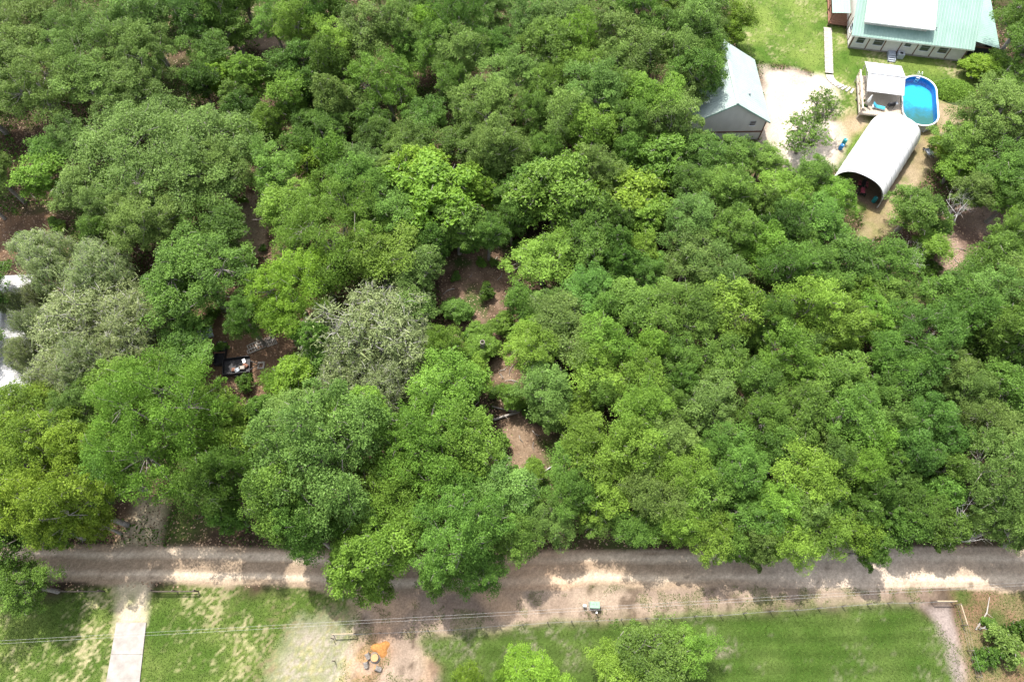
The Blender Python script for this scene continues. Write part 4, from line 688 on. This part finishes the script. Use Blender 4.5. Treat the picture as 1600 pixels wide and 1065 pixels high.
# ---------------------------------------------------------------- barn
barn = thing('barn', 'pale walled barn with pale green metal gable roof', 'barn', (25.6, 69.9, 0), radians(1.5))
BW, BD, BE, BR = 10.4, 11.6, 3.95, 7.3; BWALL = surf('barn_siding', (.50, .49, .465), (.58, .57, .54), 1.1, .8, stretch=(1, 1, .4))
def gable(y0, y1): 
    return [(0, y0, 0), (BW, y0, 0), (BW, y0, BE), (BW/2, y0, BR), (0, y0, BE), (0, y1, 0), (BW, y1, 0), (BW, y1, BE), (BW/2, y1, BR), (0, y1, BE)], [(0, 1, 2, 3, 4), (9, 8, 7, 6, 5), (0, 5, 6, 1), (1, 6, 7, 2), (2, 7, 8, 3), (3, 8, 9, 4), (4, 9, 5, 0)]
MB().add(*gable(0, .18)).build('south_wall', BWALL, barn); MB().add(*gable(BD-.18, BD)).build('north_wall', BWALL, barn)
MB().box((.09, BD/2, BE/2), (.18, BD-.37, BE)).build('west_wall', BWALL, barn); MB().box((BW-.09, BD/2, BE/2), (.18, BD-.37, BE)).build('east_wall', BWALL, barn)
MB().box((BW/2, -.03, 1.62), (BW+.1, .1, .2)).build('belt_board', TRIM, barn); MB().box((BW+.03, -.02, BE/2), (.12, .12, BE-.1)).build('corner_board', TRIM, barn)
sl = (BR-BE)/(BW/2); ov = .5
brf = sheet((BW+ov, -.35, BE-ov*sl+.1), (BW+ov, BD+.35, BE-ov*sl+.1), (BW/2, BD+.35, BR+.1), (BW/2, -.35, BR+.1), .46, .02).build('east_roof', PALE_ROOF, barn)
sheet((-ov, BD+.35, BE-ov*sl+.1), (-ov, -.35, BE-ov*sl+.1), (BW/2, -.35, BR+.1), (BW/2, BD+.35, BR+.1), .46, .02).build('west_roof', PALE_ROOF, barn)
MB().bar((BW/2, -.37, BR+.15), (BW/2, BD+.37, BR+.15), .4, .03).build('ridge_cap', PALE_ROOF, barn)
for s in (0, 1):
    xs_ = (-ov, BW/2) if s == 0 else (BW+ov, BW/2); MB().bar((xs_[0], -.38, BE-ov*sl), (xs_[1], -.38, BR), .05, .2).build('rake_board', GREEN_ROOF, barn)
window(barn, 8.6, 0.0, 3.25, .75, .8); MB().box((7.9, 3, 5.85), (.25, .25, .3)).build('roof_vent', GREYP, barn)
MB().box((BW+.02, 4, 1.5), (.06, 3.2, 3.0)).build('roller_door', WHITE, barn)

# ---------------------------------------------------------------- old shed in the west
sh = thing('shed', 'old shed with weathered white corrugated roof under mossy oaks', 'shed', (-56.71, 29.52, 0), radians(14.1))
MB().box((-3.0, 8.2, 1.3), (5.6, 15.6, 2.6)).build('walls', surf('shed_boards', (.20, .18, .16), (.32, .29, .26), 2, .9), sh)
for k in range(8):
    y0 = -.3+2.1*k; sheet((.35, y0, 2.55+.004*(k % 2)), (.35, y0+2.07, 2.55+.004*(k % 2)), (-3, y0+2.07, 3.5), (-3, y0, 3.5), .26, .04).build('roof_sheet', OLD_ROOF, sh)
    sheet((-6.3, y0+2.07, 2.55), (-6.3, y0, 2.55), (-3, y0, 3.5), (-3, y0+2.07, 3.5), .26, .04).build('roof_sheet', OLD_ROOF, sh)

# ---------------------------------------------------------------- junk yard
JRED = surf('rusty_metal', (.10, .05, .03), (.22, .11, .06), 6, .9)
tl = thing('utility_trailer', 'black utility trailer heaped with scrap in the junk yard', 'trailer', (-33.6, 33.6, 0), radians(8))
MB().box((0, 0, .55), (3.1, 2.1, .1)).build('bed', BLACKP, tl); MB().box((0, 1.05, .8), (3.1, .06, .5)).box((0, -1.05, .8), (3.1, .06, .5)).box((-1.55, 0, .8), (.06, 2.1, .5)).build('side_board', BLACKP, tl)
for s in (-1, 1): MB().tube([(0, s*1.2-.1, .35), (0, s*1.2+.1, .35)], .35, 14).build('wheel', RUBBER, tl)
MB().bar((1.55, -.6, .5), (2.6, 0, .5), .08).bar((1.55, .6, .5), (2.6, 0, .5), .08).build('drawbar', BLACKP, tl)
for k, (x, y, w, d, h, m) in enumerate(((.7, -.4, .7, .4, .4, WOOD), (.2, -.7, .5, .5, .5, GREYP), (1.1, -.1, .4, .6, .3, RUSTW), (-.3, -.5, .4, .4, .35, RUSTW), (.9, .5, .5, .3, .3, GALV))):
    v = Matrix.Rotation(radians(8), 4, 'Z') @ Vector((x, y, 0)); lb = ('grey wooden crate on the scrap trailer, the largest', 'grey square bin on the scrap trailer', 'red brown tub at the drawbar end of the scrap trailer', 'small square red brown box on the scrap trailer', 'bare metal can on the scrap trailer')[k]
    bx = thing('scrap_box', lb, 'box', (-33.6+v.x, 33.6+v.y, .605), .5*k); q = MB(); q.box((0, 0, .03), (w, d, .05))
    for sx in (-1, 1): q.box((sx*(w/2-.02), 0, h/2), (.04, d, h)); q.box((0, sx*(d/2-.02), h/2), (w-.09, .04, h))
    q.build('body', m, bx); MB().box((w*.12, 0, h+.02), (w*.75, d*1.02, .03), rz=.15).build('lid', m, bx)
def pallet(label, x, y, rz, w, d, tilt=0, z=0.0):
    p = thing('pallet', label, 'pallet', (x, y, z), rz); p.rotation_euler.x = tilt
    for k in range(7): MB().box((-w/2+.06+k*(w-.12)/6, 0, .12), (.11, d, .025)).build('slat', WOOD, p)
    for s in (-1, 0, 1): MB().box((0, s*(d/2-.05), .055), (w, .08, .1)).build('runner', WOOD, p)
pallet('slatted wood pallet lying flat in the junk yard', -31.9, 36.6, radians(28), 2.1, 1.3); pallet('slatted wood pallet tipped up beside the other in the junk yard', -30.2, 37.3, radians(25), 1.3, 1.2, .35, .1)
def frame(name, label, x, y, rz, w, d, b=.14, h=.12):
    o = thing(name, label, 'frame', (x, y, 0), rz)
    for s in (-1, 1): MB().box((s*(w/2-b/2), 0, h/2), (b, d, h)).build('side_rail', WOOD, o); MB().box((0, s*(d/2-b/2), h/2), (w-2*b, b, h)).build('cross_rail', WOOD, o)
frame('wooden_frame', 'small square pale wooden frame on the junk yard dirt', -30.9, 34.0, .05, .85, .95, .2); frame('wooden_frame', 'narrow oblong wooden frame beside the pallets', -32.4, 36.0, .45, 1.1, .55, .1)
frame('wooden_frame', 'large open timber frame behind the pallets', -31.2, 38.2, .2, 1.8, 2.6, .09, .3)
tub = thing('stock_tank', 'long dark open tank in the junk yard', 'tank', (-36.0, 35.4, 0), .05); MB().box((0, 0, .06), (1.2, 3.0, .1)).box((-.58, 0, .4), (.05, 3.0, .7)).box((.58, 0, .4), (.05, 3.0, .7)).box((0, 1.48, .4), (1.1, .05, .7)).box((0, -1.48, .4), (1.1, .05, .7)).build('basin', BLACKP, tub); MB().box((0, 0, .76), (1.3, .1, .03)).build('brace', RUSTW, tub)
tp = thing('tarp_heap', 'grey blue tarp thrown over a heap in the junk yard', 'tarp', (-38.6, 38.4, 0), .4); q = MB(); g = [(i, j) for i in range(9) for j in range(9)]; rr = random.Random(2)
q.add([((i-4)*.22, (j-4)*.2, max(.02, .75*math.exp(-((i-4)**2+(j-4)**2)/9)+rr.uniform(-.06, .06))) for i, j in g], [(i*9+j, (i+1)*9+j, (i+1)*9+j+1, i*9+j+1) for i in range(8) for j in range(8)]); o = q.build('sheet', surf('blue_grey_tarp', (.22, .27, .34), (.42, .46, .52), 3, .6), tp); o.modifiers.new('thick', 'SOLIDIFY').thickness = .02
MB().bar((-.9, -.9, .05), (.9, -.7, .05), .06).build('weight_pole', WOOD, tp)
for k, (x, y, lb) in enumerate(((-37.6, 36.0, 'rusty drum among the scrap west of the tank, north one'), (-37.9, 34.9, 'rusty drum among the scrap west of the tank, south one'))): barrel(lb, x, y, JRED)

# ---------------------------------------------------------------- clearing: snag, logs
def log(name, label, cat, pts, rad, mat=BARK, ends=None):
    o = thing(name, label, cat, (pts[0][0], pts[0][1], 0)); p = [(a-pts[0][0], b-pts[0][1], c) for a, b, c in pts]; MB().tube(p, rad, 9).build('trunk', mat, o, True); d = Vector(p[1])-Vector(p[0])
    MB().tube([p[len(p)//2], (p[len(p)//2][0]+.3, p[len(p)//2][1]-.5, p[len(p)//2][2]+.35)], [rad[0]*.4, rad[0]*.15], 5).build('branch_stub', mat, o); return o
sn = thing('broken_snag', 'hollow broken dead trunk standing in the litter clearing', 'dead trunk', (-3.5, 35.2, -.05)); MB().lathe([(.5, 0), (.36, .4), (.32, 2.5), (.31, 4.2), (.27, 4.3), (.22, 4.25), (.2, 3.2), (.001, 3.1)], 12).build('trunk', BARK, sn, True); MB().tube([(.2, 0, 3.0), (.9, .1, 3.5)], [.1, .04], 5).build('branch_stub', BARK, sn)
log('fallen_log', 'grey log lying in the gap south of the broken snag', 'log', [(-2.2, 26.9, .15), (-.8, 27.4, .17), (.9, 27.9, .16)], [.14, .15, .11], WOOD); log('fallen_log', 'thin dark log crossing the gap south of the broken snag', 'log', [(-2.4, 28.6, .12), (0, 28.0, .12), (1.9, 28.3, .12)], [.1, .1, .07]); log('fallen_log', 'bleached crooked log in the gap near the dirt road', 'log', [(2.3, 19.0, .12), (3.2, 20.4, .13), (4.6, 21.3, .12)], [.12, .11, .06], DEADWOOD)
log('fallen_log', 'bleached fallen branch beside the weedy fence corner', 'log', [(48.2, 4.0, .1), (49.8, 5.6, .12), (50.6, 7.2, .1)], [.08, .07, .035], WOOD)

rb = random.Random(31)
for poly, nb, where in ((CLEAR, 9, 'on the brown litter clearing'), (CLEAR2, 10, 'in the narrow litter gap'), (EARTH, 4, 'on the bare earth by the dead trees'), (WESTGAP, 4, 'in the earth gap by the mossy oaks')):
    xs = [p[0] for p in poly]; ys = [p[1] for p in poly]
    for k in range(nb):
        for q in range(60):
            x, y = rb.uniform(min(xs), max(xs)), rb.uniform(min(ys), max(ys))
            if float(sdist(np.array([x]), np.array([y]), poly)[0]) > .4: break
        a = rb.uniform(0, 6.28); L = rb.uniform(.7, 1.8); w = rb.uniform(.03, .07); lb = 'thin grey fallen branch lying '+where
        o = log('fallen_branch', lb, 'branch', [(x, y, w), (x+L*.5*cos(a), y+L*.5*sin(a), w+.05), (x+L*cos(a+.25), y+L*sin(a+.25), w)], [w, w*.85, w*.5], WOOD if k % 2 else BARK); o['group'] = lb

# ---------------------------------------------------------------- roadside: driveway slab, rails, fence, transformer, stump, wires
CONC = surf('concrete', (.22, .20, .18), (.34, .315, .29), .9, .9, bump=.25, bscale=12)
sb = thing('concrete_driveway', 'pale concrete driveway slab running off the dirt road', 'driveway', (SLAB[0][0], SLAB[0][1], 0)); P = [Vector((p[0]-SLAB[0][0], p[1]-SLAB[0][1], 0)) for p in SLAB]
for k in range(2):
    t0, t1 = k/2, (k+1)/2-.004; a, b, c, d = P[0].lerp(P[3], t0), P[1].lerp(P[2], t0), P[1].lerp(P[2], t1), P[0].lerp(P[3], t1); MB().add([(*q.xy, z) for z in (-.12, .07+.004*k) for q in (a, d, c, b)], [(3, 2, 1, 0), (4, 5, 6, 7), (0, 1, 5, 4), (1, 2, 6, 5), (2, 3, 7, 6), (3, 0, 4, 7)]).build('slab', CONC, sb)
DARKR = surf('dark_rail_wood', (.07, .055, .045), (.15, .12, .10), 4, .9); POSTW = surf('fence_post_wood', (.16, .13, .105), (.26, .22, .18), 4, .9); NEWW = surf('new_lumber', (.30, .235, .155), (.40, .32, .22), 4, .8); WIRE = surf('fence_wire', (.22, .22, .22), (.32, .32, .32), 5, .6, metal=.2)
def rails(label, x0, x1, y):
    o = thing('rail_fence', label, 'rail fence', (x0, y, 0)); n = max(2, int((x1-x0)/2)+1)
    for k in range(n): MB().box(((x1-x0)*k/(n-1), 0, .6), (.13, .13, 1.3)).build('post', DARKR, o)
    for z in (.45, .8, 1.12):
        for k in range(n-1): MB().bar(((x1-x0)*k/(n-1), -.08, z), ((x1-x0)*(k+1)/(n-1)-.02, -.08, z), .04, .13).build('rail', DARKR, o)
rails('short dark rail fence west of the driveway mouth', -47.6, -43.4, 7.75); rails('short dark rail fence east of the driveway mouth', -37.9, -33.4, 7.75)
def wire_fence(label, pts, braces):
    o = thing('wire_fence', label, 'fence', (pts[0][0], pts[0][1], 0)); q = [(a-pts[0][0], b-pts[0][1]) for a, b in pts]
    for i, (a, b) in enumerate(q): MB().lathe([(.001, -.2), (.055, -.2), (.05, 1.22), (.02, 1.25), (.001, 1.25)], 8, (a, b, 0)).build('post', POSTW, o, True)
    for z in (.35, .75, 1.2): MB().tube([(a, b-.08, z) for a, b in q], .005, 4).build('wire_strand', WIRE, o)
    for i in braces: MB().bar((*q[i], 1.1), (*q[i+1], 1.1), .1).build('brace_rail', NEWW, o)
wire_fence('wood post and wire fence along the north edge of the mown lawn', FENCE_A, (0, 25)); wire_fence('wood post and wire fence beside the weedy corner', [(a+.35, b-.3) for a, b in FENCE_B], (0,)); wire_fence('wood post and wire fence between sandy lawn and bare verge', [(a, b-.35) for a, b in FENCE_C], ())
TGREEN = surf('transformer_green', (.17, .29, .20), (.23, .36, .26), 3, .5)
tf = thing('pad_transformer', 'pale green pad mounted transformer box on the verge', 'transformer', (8.65, 6.35, 0), -.03); MB().box((0, 0, .06), (1.15, .8, .16)).build('pad', CONC, tf); MB().box((0, 0, .55), (.98, .62, .84)).build('cabinet', TGREEN, tf, bevel=.05); MB().box((0, -.01, .985), (1.02, .66, .05), rx=.04).build('lid', TGREEN, tf, bevel=.02); MB().box((-.18, .02, 1.016), (.26, .06, .012)).box((.18, .05, 1.016), (.08, .22, .012)).build('hasp', surf('dark_green', (.12, .2, .14), (.16, .25, .18), 4, .5), tf)
for nm, lb, x, y, h in (('marker_stake', 'thin white marker stake south of the green transformer', 8.8, 5.6, .9), ('utility_pedestal', 'small pale utility pedestal west of the green transformer', 7.6, 6.3, .6)):
    o = thing(nm, lb, 'marker', (x, y, 0)); MB().box((0, 0, h/2), (.1 if h > .7 else .3, .1 if h > .7 else .2, h)).build('post', WHITE if h > .7 else TGREEN, o, bevel=.01); MB().box((0, 0, h+.03), (.16 if h > .7 else .34, .16 if h > .7 else .24, .06)).build('cap', WHITE, o, bevel=.015)
ORANGEW = surf('fresh_cut_wood', (.36, .19, .085), (.48, .28, .14), 5, .8)
stp = thing('tree_stump', 'fresh cut orange stump in a dark hollow on the verge', 'stump', (-14.0, 1.35, 0)); MB().lathe([(.62, -.1), (.45, .15), (.40, .42)], 12).build('bark', BARK, stp); MB().lathe([(.39, .425), (.2, .43), (.001, .43)], 12).build('cut_face', ORANGEW, stp)
for k, (x, y, a, lb) in enumerate(((-14.75, 1.55, .5, 'short cut log with orange end beside the stump, north one'), (-14.85, .75, .2, 'short cut log with orange end beside the stump, south one'), (-13.6, .35, 1.2, 'short dark cut log lying south of the stump'))):
    lo = thing('cut_log', lb, 'log', (x, y, .25), a); MB().tube([(0, -.3, 0), (0, .35, 0)], .25, 12, False).build('bark', BARK, lo, True); MB().tube([(0, -.305, 0), (0, -.295, 0)], .245, 12).tube([(0, .345, 0), (0, .355, 0)], .245, 12).build('cut_end', ORANGEW, lo); lo.rotation_euler.x = .5
sd = MB(); rr = random.Random(4); pts = []
for cx, cy, R_, h_ in ((-13.5, 2.2, .9, .32),):
    vs = [(cx, cy, h_)]; 
    for j in range(1, 7):
        for k in range(22): a = 2*pi*k/22; q = R_*j/6*(1+.25*sin(3*a+cx)+rr.uniform(-.08, .08)); vs.append((cx+q*cos(a), cy+q*sin(a)*.8, h_*(1-(j/6)**1.5)+rr.uniform(-.03, .03)-.05*(j == 6)))
    sd.add(vs, [(0, 1+k, 1+(k+1) % 22) for k in range(22)]+[(1+(j-1)*22+k, 1+j*22+k, 1+j*22+(k+1) % 22, 1+(j-1)*22+(k+1) % 22) for j in range(1, 6) for k in range(22)])
tag(sd.build('sawdust', surf('orange_sawdust', (.26, .115, .035), (.44, .215, .065), 5, .95, bump=.6), None, True), 'orange sawdust heaped around the fresh stump', None, None, 'stuff')
# overhead lines on poles that stand past both edges of the view
LINE = surf('bare_conductor', (.34, .34, .33), (.44, .44, .43), 5, .5, metal=.3); POLEW = surf('pole_wood', (.16, .12, .09), (.25, .20, .15), 3, .9)
wp0, wp1 = Vector((-70, 1.3, 8.6)), Vector((72, 8.82, 8.6))
for nm, p in (('utility pole standing west of the lawn', wp0), ('utility pole standing east of the weedy corner', wp1)):
    o = thing('utility_pole', nm, 'utility pole', (p.x, p.y, 0)); MB().tube([(0, 0, -.3), (0, 0, 9.4)], [.17, .12], 10).build('pole', POLEW, o, True); MB().box((0, 0, 8.45), (.1, 1.6, .12)).build('crossarm', POLEW, o)
for k, off in enumerate((-.13, .13)):
    pts = []
    for j in range(29): t = j/28; p = wp0.lerp(wp1, t); pts.append((p.x, p.y+off, p.z-2.2*t*(1-t)))
    o = thing('power_line', ('southern', 'northern')[k]+' strand of the pale overhead power line crossing the verge', 'power line', (0, 0, 0)); MB().tube(pts, .007, 5).build('conductor', LINE, o)
# low weedy mound north of the dry patch and bright hedge by the porch
mp = thing('weed_mound', 'soft rounded mound of green vines beside the pool', 'vine mound', (67.3, 79.6, 0)); r_ = np.random.RandomState(6); k = 9000; a = r_.uniform(0, 2*pi, k); u = np.sqrt(r_.rand(k)); x_ = 3.3*u*np.cos(a); y_ = 2.5*u*np.sin(a); z_ = .95*(1-u**2)**.7*(.8+.35*fbm(x_, y_, 1.4, 5)); m = np_mesh('vines', leaves(r_, np.stack([x_, y_, z_+r_.uniform(-.05, .1, k)], 1), np.tile([0, 0, 1.0], (k, 1)), .22), np.arange(4*k).reshape(-1, 4)); at = m.attributes.new('leafvar', 'FLOAT', 'FACE'); at.data.foreach_set('value', r_.rand(k).astype(np.float32)); m.materials.append(LEAF['bright']); link(bpy.data.objects.new('vines', m), mp); MB().lathe([(2.9, -.05), (2.2, .35), (1.2, .65), (.001, .75)], 14).build('earth_core', surf('mound_soil', (.05, .07, .025), (.08, .11, .04), 3, .95), mp)
